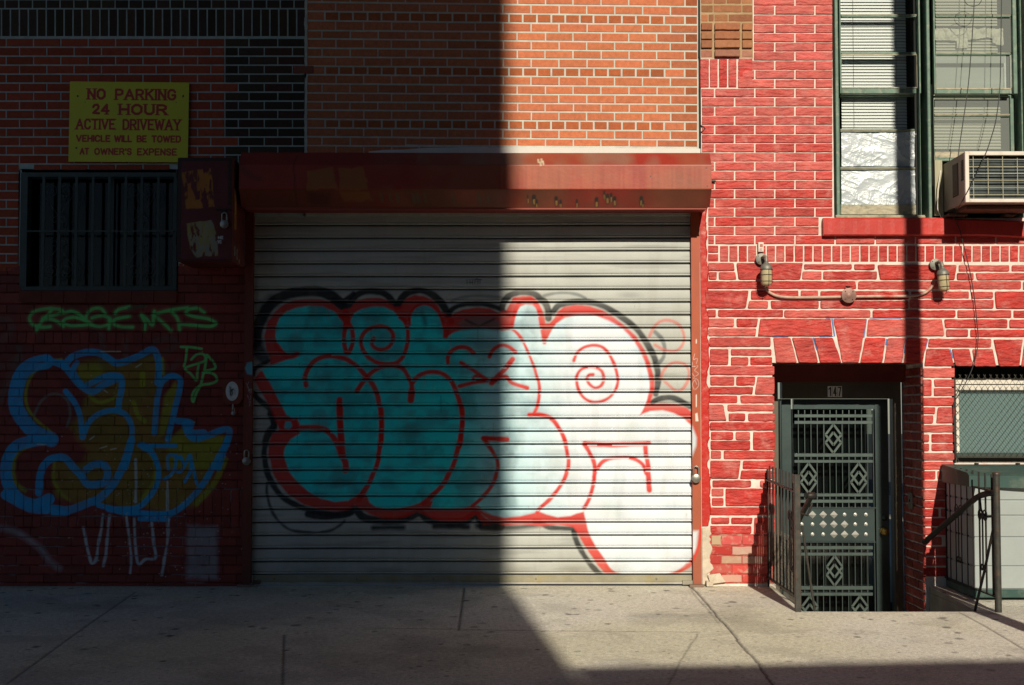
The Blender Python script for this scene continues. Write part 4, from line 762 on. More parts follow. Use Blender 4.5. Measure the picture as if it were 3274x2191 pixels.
# small black writing high on the shutter
B_ = lambda p: pt.stroke(f1(p), 5 * u1, (.01, .01, .01), .95, .0025, curve=False)
B_([(2025, 45), (2175, 42)]); 
for a in (2040, 2068, 2092, 2112, 2140, 2160): B_([(a, 45), (a, 80)])
B_([(2040, 62), (2068, 62)]); B_([(2068, 66), (2092, 66)]); B_([(2112, 45), (2130, 30), (2160, 45)]); B_([(2120, 60), (2160, 62)])
# rust at the bottom slat, drips, scuffs
for k in range(26):
    x, z = random.uniform(X0, X1), zjoint + random.randint(1, 27) * pitch + .0; pt.stroke([(x, z), (x + random.uniform(.01, .09), z + random.uniform(-.002, .004))], .007, (.12, .10, .08), .7, .005, curve=False)
for k in range(40):
    x, z = random.uniform(X0, X1), random.uniform(zjoint, ZT); pt.stroke([(x, z), (x + random.uniform(-.004, .004), z - random.uniform(.005, .03))], .003, (.16, .14, .12), .5, .003, curve=False)
gap = ((ys > .0025)[:, None] * np.ones_like(X))[..., None]; pt.C = pt.C * (1 - .72 * gap); bead_highlight = (((Zz - zjoint) % pitch > .0135) & ((Zz - zjoint) % pitch < .0200))[..., None]; pt.C = np.where(bead_highlight, pt.C * .8 + .17, pt.C)  # recesses darkened as painted shade, bead strip lightened as a painted highlight
DN = np.zeros_like(X)
for k in range(34):
    x_, z_ = random.uniform(X0, X1), random.uniform(zjoint, zjoint + 2.4); r1, r2 = random.uniform(.03, .14), random.uniform(.012, .05); sl_ = pt.sl(x_ - 3 * r1, x_ + 3 * r1, z_ - 3 * r2, z_ + 3 * r2)
    DN[sl_] += random.uniform(-.005, .010) * np.exp(-((X[sl_] - x_) / r1) ** 2 - ((Zz[sl_] - z_) / r2) ** 2)
YY = .030 + DN + ys[:, None] + sj * .25 + (fbm(X, Zz, 1.2, 80, 2) - .5) * .007 + (vnoise(X, Zz * .2, 3.3, 81) - .5) * .003
ZZ2 = Zz + (fbm(X, Zz * .3, .9, 85, 2) - .5) * .006
SX = rsb.uniform(-.004, .004, 60)[slat % 60]
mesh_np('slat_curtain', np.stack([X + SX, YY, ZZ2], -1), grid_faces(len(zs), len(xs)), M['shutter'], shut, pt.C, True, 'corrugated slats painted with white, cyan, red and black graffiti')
# bottom bar
mb = MB(); wbox(mb, 806, 1840, 2213, 1860, .018, .05, col=(.30, .28, .2)); wbox(mb, 806, 1860.5, 2213, 1868, .008, .05, col=(.38, .36, .31)); 
for a in (875, 1140, 1385, 1714, 2100): x, z = P(a, 1852); mb.lathe((x, .018, z), (0, -1, 0), [(0, .008), (.005, .006), (.006, .001)], 8, (.2, .18, .14))
wbox(mb, 2182, 1856, 2215, 1869, -.012, .018, col=(.3, .27, .22)); wbox(mb, 808, 1856, 830, 1869, -.012, .018, col=(.12, .05, .04))
mb.build('bottom_bar', mat('bottom_bar_metal', 'col', .6, var=.15, vs=9, dirt_sheen=(.33, .26, .10), dirt_sheen_scale=8, dirt_sheen_amt=.6, metal=.1), shut)
# dark fascia between housing and slats
mb = MB(); wbox(mb, 779, 655, 2240, 672, .0, .06, at=.03); mb.build('inner_fascia', M['black'], shut)
# guide rails, painted too
def rail(px0, px1, right):
    x0, x1 = PX(px0, -.03), PX(px1, -.03); z0, z1 = PZ(1868, -.03), PZ(676, -.03)
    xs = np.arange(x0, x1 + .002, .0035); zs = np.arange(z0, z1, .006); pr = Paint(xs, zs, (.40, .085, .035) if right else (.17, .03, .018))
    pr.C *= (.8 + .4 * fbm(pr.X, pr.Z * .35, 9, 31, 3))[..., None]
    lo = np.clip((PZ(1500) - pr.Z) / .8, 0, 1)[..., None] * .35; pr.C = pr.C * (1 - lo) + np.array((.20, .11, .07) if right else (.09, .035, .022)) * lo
    if right:
        f = lambda p: W(Z(1500, 1300, 2.613, p), -.03); g = lambda p: W(Z(1500, 880, 2.857, p), -.03)
        pr.fill(f([(1800, 120), (1870, 170), (1900, 260), (1895, 330), (1860, 420), (1800, 420)]), (.62, .72, .78), .9, .012); pr.stroke(f([(1880, 170), (1915, 250), (1925, 330)]), .02, RD, .7, .01)
        pr.fill(f([(1800, 1040), (1915, 1040), (1900, 1180), (1880, 1230), (1800, 1260)]), (.62, .70, .75), .85, .014); pr.stroke(f([(1935, 1000), (1925, 1130), (1895, 1230), (1860, 1300)]), .02, RD, .85, .006)
        for a, b in (((2075, 590), (2075, 620)), ((2075, 1095), (2075, 1200))): pr.stroke(g([a, b]), .008, (.78, .72, .66), .95, .002, curve=False)
        pr.fill(g([(2065, 1265), (2085, 1258), (2095, 1335), (2068, 1335)]), (.75, .7, .62), .9, .002)
        for s_ in ([(2060, 720), (2050, 770), (2085, 760), (2075, 810)], [(2040, 800), (2040, 835), (2090, 830), (2060, 870), (2095, 900), (2060, 925), (2040, 900)], [(2050, 940), (2090, 960), (2095, 1010), (2060, 1045), (2040, 1000), (2060, 960), (2080, 1000)]): pr.stroke(g(s_), .003, (.7, .55, .5), .9, .0015)
    else:
        g = lambda p: W(Z(780, 880, 2.857, p), -.03); pr.fill(g([(10, 850), (30, 800), (90, 790), (90, 915), (30, 905)]), (.10, .42, .55), .9, .006)
        for s_ in ([(18, 985), (30, 1005), (45, 975)], [(30, 1005), (32, 1030)], [(40, 1020), (42, 1060), (55, 1040), (52, 1075)], [(60, 1050), (70, 1040), (64, 1080)], [(30, 1095), (45, 1130)], [(58, 1100), (62, 1130), (48, 1140)], [(45, 1160), (60, 1150), (48, 1200)]): pr.stroke(g(s_), .003, (.4, .45, .45), .9, .0015, curve=False)
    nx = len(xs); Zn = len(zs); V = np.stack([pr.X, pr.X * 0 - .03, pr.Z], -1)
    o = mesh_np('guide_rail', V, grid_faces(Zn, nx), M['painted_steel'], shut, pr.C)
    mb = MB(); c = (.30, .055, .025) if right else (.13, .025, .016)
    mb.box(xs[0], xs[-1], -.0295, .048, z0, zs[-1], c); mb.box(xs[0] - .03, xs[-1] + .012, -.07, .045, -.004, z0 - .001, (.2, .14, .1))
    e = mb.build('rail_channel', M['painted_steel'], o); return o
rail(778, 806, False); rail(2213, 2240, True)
# housing
d1, d2, d3 = .37, .455, .34
pf = [(-d1, PZ(489, -d1)), (-d2, PZ(527, -d2)), (-d2, PZ(605, -d2)), (-d3, PZ(663, -d3))]
HX0, HX1 = PX(757, -d2), PX(2279, -d2)
path = []; 
for (a, b), (c, d) in zip(pf[:-1], pf[1:]):
    n_ = max(2, int(math.hypot(c - a, d - b) / .006)); path += [(a + (c - a) * k / n_, b + (d - b) * k / n_) for k in range(n_)]
path.append(pf[-1]); path = path[::-1]; pz = np.array([p[1] for p in path]); py_ = np.array([p[0] for p in path])
xs = np.arange(HX0, HX1 + .004, .008)
ph = Paint(xs, pz, (.30, .030, .018)); X, Zz = ph.X, ph.Z; h7 = lambda p: [P(1540 + a / 2.929, 460 + b / 2.929, -d2) for a, b in p]; h6 = lambda p: [P(540 + a / 2.13, 460 + b / 2.13, -d2) for a, b in p]
m_ = np.clip((X - PX(1150, -d2)) / .25, 0, 1) * np.clip((fbm(X, Zz, 4, 11, 3) - .30) * 4, 0, 1); m_ = m_[..., None] * .85; ph.C = ph.C * (1 - m_) + np.array((.27, .075, .038)) * m_
low = (Zz < pf[2][1])[..., None] * np.clip((fbm(X, Zz, 3, 12, 3) - .25) * 3, 0, 1)[..., None] * .75; ph.C = ph.C * (1 - low) + np.array((.13, .045, .022)) * low
mid = ((Zz < pf[1][1] - .005) & (Zz > pf[2][1] + .005) & (X > PX(1600, -d2)))[..., None] * np.clip((vnoise(X * 3.0, Zz * .25, 22, 14) * .35 + fbm(X, Zz, 2.2, 44, 3) * .9 - .35) * 2, 0, 1)[..., None] * .75; ph.C = ph.C * (1 - mid) + np.array((.42, .10, .045)) * mid
tp = (Zz > pf[1][1])[..., None] * np.clip((fbm(X, Zz, 4, 15, 3) - .40) * 4, 0, 1)[..., None] * .7 * (X > PX(1330, -d2))[..., None]; ph.C = ph.C * (1 - tp) + np.array((.24, .13, .09)) * tp
ph.C *= (1 - .35 * np.exp(-np.abs(Zz - pf[2][1]) / .006) * (Zz < pf[2][1]))[..., None]
OR = (.34, .17, .035)
for a, b, c, d in ((940, 175, 1135, 315), (1160, 165, 1345, 315)):
    p = h6([(a, b + 10), (c - 20, b - 10), (c + 15, d), (a + 5, d)]); ph.fill(p, OR, .55, .008, wob=.03)
ph.fill(h6([(1160, 325), (1365, 320), (1372, 375), (1190, 385)]), OR, .35, .01, wob=.03); ph.fill(h6([(950, 330), (1100, 330), (1080, 410), (960, 410)]), (.07, .02, .012), .6, .02, wob=.04)
for a in (1440, 1500, 1550, 1660, 1690, 1740, 1930, 2110, 2170): ph.stroke(h6([(a, 340), (a + 8, 385)]), .018, (.10, .10, .06), .8, .008, .01)
for a, b, w_ in ((490, 510, .02), (515, 545, .016), (700, 520, .018), (740, 545, .014), (1080, 530, .016), (1150, 470, .01), (1180, 500, .016), (1215, 490, .014), (1250, 520, .016), (1500, 520, .02), (1520, 550, .014), (430, 500, .008), (895, 540, .008)):
    ph.stroke(h7([(a, b - 25), (a + 5, b + 30)]), w_ * 1.5, (.03, .025, .02), .95, .005, .01); ph.stroke(h7([(a + 3, b + 5), (a + 6, b + 32)]), w_ * .7, (.42, .24, .07), .9, .003, .005)
for a, b in ((530, 150), (560, 145), (575, 170), (550, 180)): ph.stroke(h7([(a, b - 12), (a + 4, b + 20)]), .010, (.62, .56, .38), .9, .004)
ph.stroke(h6([(868, 70), (850, 150), (858, 250), (860, 440)]), .006, (.04, .01, .008), .9, .003); ph.stroke(h6([(500, 170), (560, 220), (620, 240)]), .04, (.10, .02, .015), .6, .02); 
for a, b in ((2104, 226), (2110, 397), (1580, 305)): ph.stroke(h7([(a, b), (a + 1, b)]), .009, (.03, .02, .02), 1, .002, curve=False)
house_o = None
V = np.stack([X, np.broadcast_to(py_[:, None], X.shape) + (fbm(X, Zz, 1.6, 19, 2) - .5) * .006, Zz + (vnoise(X, Zz * 0, .7, 20) - .5) * .004], -1)
house_o = mesh_np('housing', V, grid_faces(len(pz), len(xs)), mat('housing_paint', 'col', .42, var=.08, vs=5, bump=.2, bs=12, bdist=.006, fine=.05), shut, ph.C, False, 'dented red metal housing box over the shutter')
mb = MB(); body = [(0, pf[0][1] - .004)] + [(a + .012, b - .004 if k == 0 else b) for k, (a, b) in enumerate(pf)] + [(-.05, pf[3][1] + .004), (0, pf[3][1] + .004)]
mb.prism(body, 'x', HX0 + .004, HX1 - .006); mb.build('end_plates', mat('housing_core', (.22, .03, .02), .6), house_o)
mb = MB(); mb.box(HX0 + .02, HX1 - .02, -d3 + .004, -d3 + .02, pf[3][1] - .016, pf[3][1] + .002); mb.build('bottom_lip', mat('lip_paint', (.25, .05, .03), .6), house_o)

# ================================================================ ELECTRIC BOX on the wall
ed = .50; (bx0, bz1), (bx1, bz0) = P(567, 503, -ed), P(742, 835, -ed)
bxo = thing('metal_cabinet', (bx0, 0, bz0), 'rusty red steel cabinet with torn orange poster remnants and padlock beside the housing', 'cabinet')
mb = MB(); mb.box(bx0, bx1, -ed + .012, -.001, bz0, bz1, (.13, .022, .015), .006); mb.build('cabinet_case', mat('cabinet_paint', 'col', .6, var=.2, vs=7, dirt_sheen=(.20, .07, .02), dirt_sheen_scale=7, dirt_sheen_amt=.8), bxo)
fx0_, fx1_ = bx0 + .004, bx1 - .004; xs = np.arange(fx0_, fx1_, .003); zs = np.arange(bz0 + .004, bz1 - .004, .003); pb = Paint(xs, zs, (.125, .018, .018))
e6 = lambda p: [P(a / 2.857, 500 + b / 2.857, -ed) for a, b in p]
pb.C *= (.75 + .5 * fbm(pb.X, pb.Z, 8, 3, 3))[..., None]
for r_ in ((1620, 10, 2120, 45), (1620, 10, 1650, 970), (2085, 10, 2125, 450), (1640, 940, 2120, 975)): p = e6([(r_[0], r_[1]), (r_[2], r_[3])]); pb.rect(p[0][0], p[1][0], p[1][1], p[0][1], (.03, .012, .01), .9, .004, .01)
def torn(poly, c1, c2, seed):
    t = Paint(xs, zs, 0.0); t.n = pb.n; t.fill(e6(poly), (1, 1, 1), 1, .004, wob=.02); a = t.C[..., :1] * np.clip((fbm(pb.X * 1.3, pb.Z * .45, 34, seed, 3) - .40) * 9, 0, 1)[..., None]
    c = np.array(c1) * (1 - vnoise(pb.X, pb.Z, 9, seed)[..., None]) + np.array(c2) * vnoise(pb.X, pb.Z, 9, seed)[..., None]; pb.C[:] = pb.C * (1 - a) + c * a
torn([(1660, 150), (1925, 110), (1960, 460), (1700, 480)], (.50, .20, .02), (.38, .12, .015), 5)
torn([(1700, 610), (1930, 585), (1980, 700), (1990, 910), (1800, 920), (1740, 850)], (.40, .30, .05), (.30, .26, .12), 15); torn([(1700, 610), (1930, 585), (1980, 700), (1990, 910), (1800, 920), (1740, 850)], (.40, .32, .06), (.26, .26, .24), 18)
for s_, a, b, y0, y1 in (('ME', 1990, 2040, 728, 758), ('YC', 1984, 2024, 766, 798)): (x0, z1), (x1, z0) = e6([(a, y0), (b, y1)]); word(pb, s_, x0, x1, z0, z1, .0065, (.55, .58, .56))
mesh_np('cabinet_door', np.stack([pb.X, pb.X * 0 - ed, pb.Z], -1), grid_faces(len(zs), len(xs)), mat('cabinet_door_paint', 'col', .55, var=.1), bxo, pb.C)
mb = MB(); (x0, z0) = e6([(1975, 480)])[0]; mb.box(x0, x0 + .11, -ed - .012, -ed - .001, z0 - .012, z0); mb.box(x0 + .045, x0 + .075, -ed - .02, -ed - .001, z0 - .05, z0 - .012); mb.build('hasp', M['iron'], bxo)
for z in (bz1 - .12, bz0 + .15): mb = MB(); mb.tube([(bx0 - .004, -ed + .004, z - .03), (bx0 - .004, -ed + .004, z + .03)], .007, 8); mb.build('hinge', M['iron'], bxo)
for z0, h_ in ((bz0 + .25, .30), (bz0 + .62, .12)): mb = MB(); mb.box(bx1 + .0005, bx1 + .0015, -.44, -.36, z0, z0 + h_); mb.build('torn_poster', mat('orange_poster_rest', (.34, .15, .03), .8, var=.6, vs=18, dirt_sheen=(.10, .03, .02), dirt_sheen_scale=14, dirt_sheen_amt=.9), bxo)
stk_m = mat('torn_stickers', (.28, .30, .27), .6, var=.7, vs=70)
for y0, z0, w_, h_ in ((-.42, bz0 + .05, .03, .07), (-.33, bz0 + .03, .025, .08), (-.24, bz0 + .01, .03, .03)): mb = MB(); mb.box(bx1 + .0005, bx1 + .002, y0, y0 + w_, z0, z0 + h_); mb.build('sticker', stk_m, bxo)

# ================================================================ PADLOCKS
def padlock(px, py, y, size, label, ax=0.0):
    x, z = P(px, py, y); r = size / 2; t = thing('padlock', (x, y, z), label, 'padlock', 'round-bodied steel padlocks')
    mb = MB(); mb.lathe((x, y + r * .28, z), (0, -1, 0), [(0, r * .85), (r * .08, r), (r * .5, r), (r * .58, r * .85)], 20); mb.box(x - r * .7, x + r * .7, y - r * .28, y + r * .26, z + r * .45, z + r * .98, bev=r * .08); mb.build('lock_body', M['lockbody'], t)
    mb = MB(); w = r * .55; pts = [(x - w, y, z + r * .8), (x - w, y, z + r * 2.2)] + [(x + w * math.cos(a), y, z + r * 2.2 + w * math.sin(a)) for a in [math.pi * (1 - k / 8) for k in range(1, 8)]] + [(x + w, y, z + r * 2.2), (x + w, y, z + r * .8)]
    mb.tube(pts, r * .17, 8); mb.build('shackle', M['lockbody'], t); return t
padlock(717, 717, -ed - .03, .062, 'round steel padlock hanging on the red cabinet door hasp')
padlock(788, 1475, -.055, .062, 'round steel padlock on the dark left guide rail of the shutter')
padlock(2226, 1530, -.055, .068, 'worn round padlock in sunlight on the right guide rail of the shutter')
for px in (788, 2226):
    pass
# key switch with white oval sticker
x, z = P(746, 1253, -.02); ks = thing('key_switch_plate', (x, 0, z), 'red wall plate with scribbled white oval sticker beside the left rail', 'switch plate')
mb = MB(); w, h = .076, .094; pl = [(x - w, z + h), (x + w, z + h), (x + w, z - h * .6), (x + w * .6, z - h), (x - w * .6, z - h), (x - w, z - h * .6)]; mb.prism(pl, 'y', -.045, -.002); mb.build('plate', mat('plate_red', (.20, .035, .02), .5, var=.2, vs=20), ks)
mb = MB(); ov = [(x - .004 + .049 * math.cos(a), z + .004 + .074 * math.sin(a)) for a in [6.283 * k / 24 for k in range(24)]]; mb.prism(ov, 'y', -.050, -.0452); mb.build('oval_cover', mat('oval_white', (.62, .66, .68), .4, var=.1, vs=40), ks)
mb = MB()
for k in range(7): a = [(x + random.uniform(-.03, .02), -.0512, z + random.uniform(-.04, .045)) for _ in range(4)]; mb.tube(a, .0010, 4)
mb.build('scribble', M['black'], ks)
padlock(746, 1322, -.035, .032, 'small long-shackled padlock hanging below the white oval plate')
mb = MB(); mb.tube([(x, -.035, z - .085), (x, -.035, z - .135)], .006, 8); mb.build('hanging_loop', M['lockbody'], ks)
# ================================================================ RED BUILDING
redb = thing('red_brick_house', (3, 0, 0), 'bright red painted stone-faced house with white joints on the right', 'building')
mb = MB()
for a in ((2237, -260, 2667, 697), (2237, 697, 3900, 840), (2237, 840, 3900, 1160), (2237, 1160, 2475, 1869), (2951, 1160, 3052, 1869), (3275, -260, 3900, 697), (3052, 1160, 3900, 1172), (3052, 1481, 3900, 1869), (3420, 1172, 3900, 1481)):
    wbox(mb, *a, 0, .3)
mb.box(PX(2240), PX(2475), 0, .6, -.62, PZ(1869)); mb.box(PX(2951), PX(3052), 0, .6, -.62, PZ(1869)); mb.box(PX(2475) - .1, PX(2475), .3, .6, PZ(1869), PZ(1160)); mb.box(PX(2951), PX(2951) + .1, .3, .6, PZ(1869), PZ(1160)); mb.box(PX(2475), PX(2951), .3, .6, PZ(1160), PZ(1160) + .3)
mb.build('mortar_backing', M['mortar_white'], redb)
RS = (.47, .028, .020); RP = (.58, .13, .11)
def rcol(up=0.0):
    t = min(1, random.random() ** 1.6 + up); return jit(tuple(a * (1 - t * .7) + b * t * .7 for a, b in zip(RS, RP)), .10)
mb = MB()
# regular courses
for i in range(-9, 28):
    y1 = 780.6 - 29.35 * (i); y0 = y1 - 29.35
    if y1 < -230: break
    if i < 0: continue
    ph = 0 if i % 2 == 0 else 1       # i=0 : joints at phase B
    js = [2541.5 + 128.3 * k for k in range(-4, 9)] if ph == 0 else [2477 + 128.3 * k for k in range(-4, 9)]
    L = 2262 if y1 > 500 else 2242
    if y1 < 312: L = 2408
    if 185 < y0 < 282: L = 2357
    if 282 < y1 < 318: L = 2240
    right = 2662 if y0 < 690 else 3420
    if i in (1, 2) : right = 2662 if i == 2 and y1 < 705 else (2618 if y0 < 752 and y1 > 697 else 2662)
    if y0 > 745: right = 3420
    if y0 >= 690 and y0 < 745: right = 2618
    pts_ = sorted(set([L] + [j for j in js if L + 16 < j < right - 14] + [right]))
    if i == 0: pts_ = [j for j in pts_ if abs(j - 2604) > 20] 
    for a, b in zip(pts_[:-1], pts_[1:]):
        e = 7 if b == right and y0 < 690 else 4.6
        stone_mesh(mb, q4(a + 2.6, y0 + 3.0, b - (1.5 if b == right else 2.6), y1 - .6), 0.0085 + random.uniform(-.001, .002), rcol(max(0, (700 - y0) / 750)), .004, .0007, bev=.003)
# upper-left odd bits: soldier bricks and short stack
for a, b in ((2239, 2266), (2270, 2294), (2299, 2324), (2329, 2354)): stone_mesh(mb, q4(a, 190, b, 279), .009, rcol(), .004, .0008)
for a, b in ((189, 214), (218, 247), (251, 279)): stone_mesh(mb, q4(2361, a, 2405, b), .009, rcol(), .004, .0008)
# soldier course
for a, b in ((786, 808), (813, 835)): stone_mesh(mb, q4(2264, a, 2296, b), .008, rcol(), .004, .0008)
k = 0
while True:
    a = 2302.5 + 29.9 * k; k += 1
    if a > 3400: break
    stone_mesh(mb, q4(a, 787, a + 25, 836), .008, rcol(), .003, .0007)
# traced irregular stones: y0, y1, then pairs; a value may be (top, bottom)
STONES = [
 (841, 865, 2264, (2346, 2348)), (870, 893, 2266, 2291), (870, 893, 2298, (2350, 2354)), (841, 893, (2354, 2361), (2566, 2558)), (845, 861, 2571, 2723), (845, 862, 2731, 2796), (868, 893, (2566, 2564), 2626), (868, 893, 2632, 2803),
 (847, 894, (2805, 2814), (3058, 3051)), (848, 867, 3065, 3226), (848, 867, 3234, 3400), (873, 895, 3059, 3112), (873, 895, (3118, 3124), 3400),
 (899, 923, 2258, (2734, 2738)), (899, 924, (2744, 2742), 3264), (900, 925, 3270, 3400),
 (929, 985, 2254, (2393, 2384)), (929, 957, 2401, 2552), (929, 957, 2560, 2615), (931, 957, 2623, 2904), (962, 986, (2395, 2390), 2455), (962, 986, (2464, 2466), 2617), (962, 986, 2623, 2904), (932, 954, 2913, 3097), (933, 954, 3105, 3174), (959, 986, 2908, 3176), (932, 986, (3180, 3184), 3400),
 (991, 1013, 2261, 2288), (991, 1013, 2296, 2503), (992, 1014, 2507, 2782), (992, 1014, 2790, 3054), (992, 1015, 3061, 3232), (993, 1016, 3240, 3400),
 (1019, 1045, 2265, 2346), (1019, 1045, 2355, (2423, 2419)), (1050, 1074, 2265, (2418, 2415)), (1019, 1074, (2431, 2423), (2655, 2661)), (1019, 1159, (2664, 2693), (2770, 2745)), (1021, 1074, (2776, 2771), (3010, 3018)), (1021, 1048, (3018, 3022), 3220), (1022, 1048, 3227, 3400), (1053, 1076, 3025, 3094), (1054, 1077, 3102, 3400),
 (1079, 1108, 2268, 2463), (1080, 1159, (2472, 2481), (2527, 2548)), (1080, 1159, (2532, 2554), (2596, 2615)), (1080, 1159, (2603, 2622), (2662, 2689)), (1080, 1159, (2766, 2750), (2831, 2820)), (1081, 1160, (2838, 2826), (2893, 2883)), (1081, 1162, (2899, 2890), (2964, 2948)),
 (1083, 1110, (2970, 2966), (3169, 3168)), (1115, 1170, (2962, 2955), (3034, 3050)), (1116, 1170, (3043, 3054), (3098, 3111)), (1116, 1171, (3108, 3116), (3172, 3184)), (1086, 1171, (3176, 3194), (3269, 3258)), (1087, 1172, (3276, 3264), 3400),
 (1116, 1166, 2270, 2328), (1116, 1136, 2337, 2466), (1142, 1167, 2337, 2392), (1142, 1167, 2399, 2468), (1171, 1198, 2269, 2475), (1204, 1231, 2271, 2347), (1204, 1231, 2354, (2415, 2412)), (1237, 1260, 2268, (2408, 2405)), (1205, 1260, (2422, 2413), 2475), (1265, 1288, 2267, 2357), (1265, 1288, (2366, 2369), 2475),
 (1294, 1344, 2266, (2312, 2322)), (1294, 1314, 2326, 2475), (1322, 1345, 2330, 2382), (1322, 1346, 2392, 2477), (1350, 1375, 2270, 2477), (1381, 1405, 2273, 2344), (1381, 1406, 2352, 2398), (1409, 1437, 2272, 2398), (1381, 1437, 2408, 2477), (1441, 1466, 2273, 2305), (1441, 1467, 2314, 2476),
 (1473, 1529, 2271, (2367, 2360)), (1473, 1499, (2376, 2374), 2476), (1504, 1530, (2370, 2366), 2476), (1536, 1557, 2278, 2401), (1536, 1557, 2430, 2477), (1562, 1586, 2275, 2313), (1592, 1616, 2276, 2313), (1562, 1617, 2320, 2477), (1622, 1646, 2271, 2477), (1655, 1674, 2274, 2331), (1655, 1674, 2338, (2406, 2403)), (1655, 1705, (2412, 2410), 2477), (1681, 1706, 2271, 2402),
 (1177, 1206, 2951, 3051), (1213, 1265, 2951, 2978), (1213, 1236, (2985, 2988), 3050), (1241, 1265, 2986, 3050), (1271, 1296, 2951, 3049), (1302, 1323, 2951, (2990, 2988)), (1328, 1353, 2951, 2983), (1302, 1352, (2998, 2993), 3050), (1359, 1382, 2951, 3051), (1389, 1413, 2951, 2970), (1388, 1414, 2978, 3050), (1419, 1442, 2951, 2970), (1419, 1441, 2978, 3050), (1448, 1471, 2951, 3050), (1476, 1500, 2951, 3048), (1506, 1532, 2951, 2990), (1506, 1532, 2997, 3049), (1537, 1561, 2951, 3049), (1566, 1597, 2951, 3049), (1601, 1622, 2951, 3049), (1627, 1652, 2951, 3000), (1627, 1652, 3008, 3049), (1657, 1682, 2951, 3049), (1687, 1710, 2951, 3049), (1716, 1742, 2951, 3010), (1748, 1776, 2951, 3049), (1782, 1808, 2951, 3030), (1814, 1842, 2951, 3049)]
tt = lambda v: v if isinstance(v, tuple) else (v, v)
for y0, y1, l, r in STONES:
    (lt, lb), (rt, rb) = tt(l), tt(r); h = .011 if y1 - y0 > 40 else .009
    stone_mesh(mb, [P(lt - .2, y0 + .2), P(rt + .2, y0 + .2), P(rb + .2, y1 + 1.0), P(lb - .2, y1 + 1.0)], h + random.uniform(-.002, .003), rcol(), .011, .0011, bev=.0045)
# under the basement window and behind the bin
for r_ in range(13):
    y0 = 1486 + 29.2 * r_
    for c_ in range(4):
        a = 3056 + 128 * c_ - (64 if r_ % 2 else 0); a2 = max(a, 3056); b = min(a + 120, 3420)
        if b - a2 > 10: stone_mesh(mb, q4(a2, y0, b, y0 + 25), .014, rcol(), .006, .0009)
for r_ in range(-8, 64):
    y0 = 18.3 + 29.35 * r_ - 58.7
    a = 3424 if (r_ % 2) else 3360
    while a < 3890:
        if max(a, 3424) < a + 122 and y0 < 1850: stone_mesh(mb, q4(max(a, 3424), y0 + 3, min(a + 124, 3898), y0 + 28.5), .011, rcol(), .005, .0008)
        a += 128.5
mb.build('stone_facing', M['stone'], redb, 'red painted rippled stones with raised white mortar joints')
# lower courses of old brick with flaking paint
mb = MB()
for r_, (y0, y1) in enumerate(((1712, 1743), (1747, 1774), (1778, 1803), (1807, 1834), (1838, 1862))):
    js = [2273, 2340, 2405, 2477] if r_ % 2 else [2273, 2306, 2372, 2440, 2477]
    for a, b in zip(js[:-1], js[1:]):
        c = rcol() if random.random() < .75 else jit((.50, .30, .22), .2); stone_mesh(mb, q4(a + 1.5, y0 + 1, b - 1.5, y1 - 1), .008, jit(c, .2), .004, .0014)
mb.build('flaking_base_brick', mat('flaking_red', 'col', .7, bump=.6, bs=30, bdist=.004, dirt_sheen=(.52, .40, .30), dirt_sheen_scale=14, dirt_sheen_amt=.75), redb)
mb = MB(); wbox(mb, 2268, 1708, 2477, 1866, -.003, .0); mb.build('flaking_mortar', mat('flaking_mortar_red', (.42, .06, .045), .8, var=.25, vs=12, bump=.8, bs=30, bdist=.006, dirt_sheen=(.50, .38, .28), dirt_sheen_scale=9, dirt_sheen_amt=.8), redb)
# red-brown old brick patch at top
PB = (.34, .14, .065); mb = MB()
rows = [(-45, -20), (-16, 12), (18, 40), (47, 69), (76, 98), (103, 127), (131, 155), (162, 183)]
for r_, (y0, y1) in enumerate(rows):
    js = {0: [2240, 2330, 2406], 1: [2240, 2280, 2322, 2370, 2406], 2: [2241, 2280, 2372, 2406], 3: [2241, 2264, 2283, 2328, 2406], 4: [2240, 2278, 2283, 2366, 2371, 2406]}.get(r_, [2240, 2278, 2283, 2366, 2371, 2406])
    for a, b in zip(js[:-1], js[1:]):
        if b - a < 8: continue
        d = .004 if not (r_ >= 4 and 2280 < a < 2368) else .030
        if r_ in (4, 5, 6) and not (2280 < a < 2368): d = .022
        stone_mesh(mb, q4(a + 1.5, y0, b - 1.5, y1), d, jit(PB if r_ < 7 else (.42, .18, .12), .22), .005, .001)
mb.build('old_brick_patch', M['brick'], redb, 'unpainted brown brick patch with projecting bricks')
mb = MB(); wbox(mb, 2238, -260, 2408, 187, -.0015, .0); mb.build('patch_mortar', mat('tan_mortar', (.42, .30, .17), .9, var=.2, bump=.4), redb)
# joint painted blue here and there
blue_m = mat('blue_paint', (.10, .20, .45), .7, var=.3, vs=40)
for p in ([(2660, 1020), (2668, 1076)], [(2769, 1022), (2761, 1080)], [(2600, 1080), (2612, 1120)], [(2835, 1084), (2832, 1104)], [(2897, 1086), (2892, 1130)], [(2966, 1084), (2956, 1122)], [(3037, 1117), (3046, 1146)], [(2470, 1078), (2520, 1077)], [(2620, 1077), (2664, 1076)], [(2640, 1017), (2700, 1016)], [(2780, 1017), (2880, 1018)]):
    (xa, za), (xb, zb) = P(*p[0]), P(*p[1]); mb = MB(); mb.bar((xa, -.0012, za), (xb, -.0012, zb), .002, .012 if abs(za - zb) > .02 else .007, up=(0, 1, 0)); mb.build('blue_joint_paint', blue_m, redb)
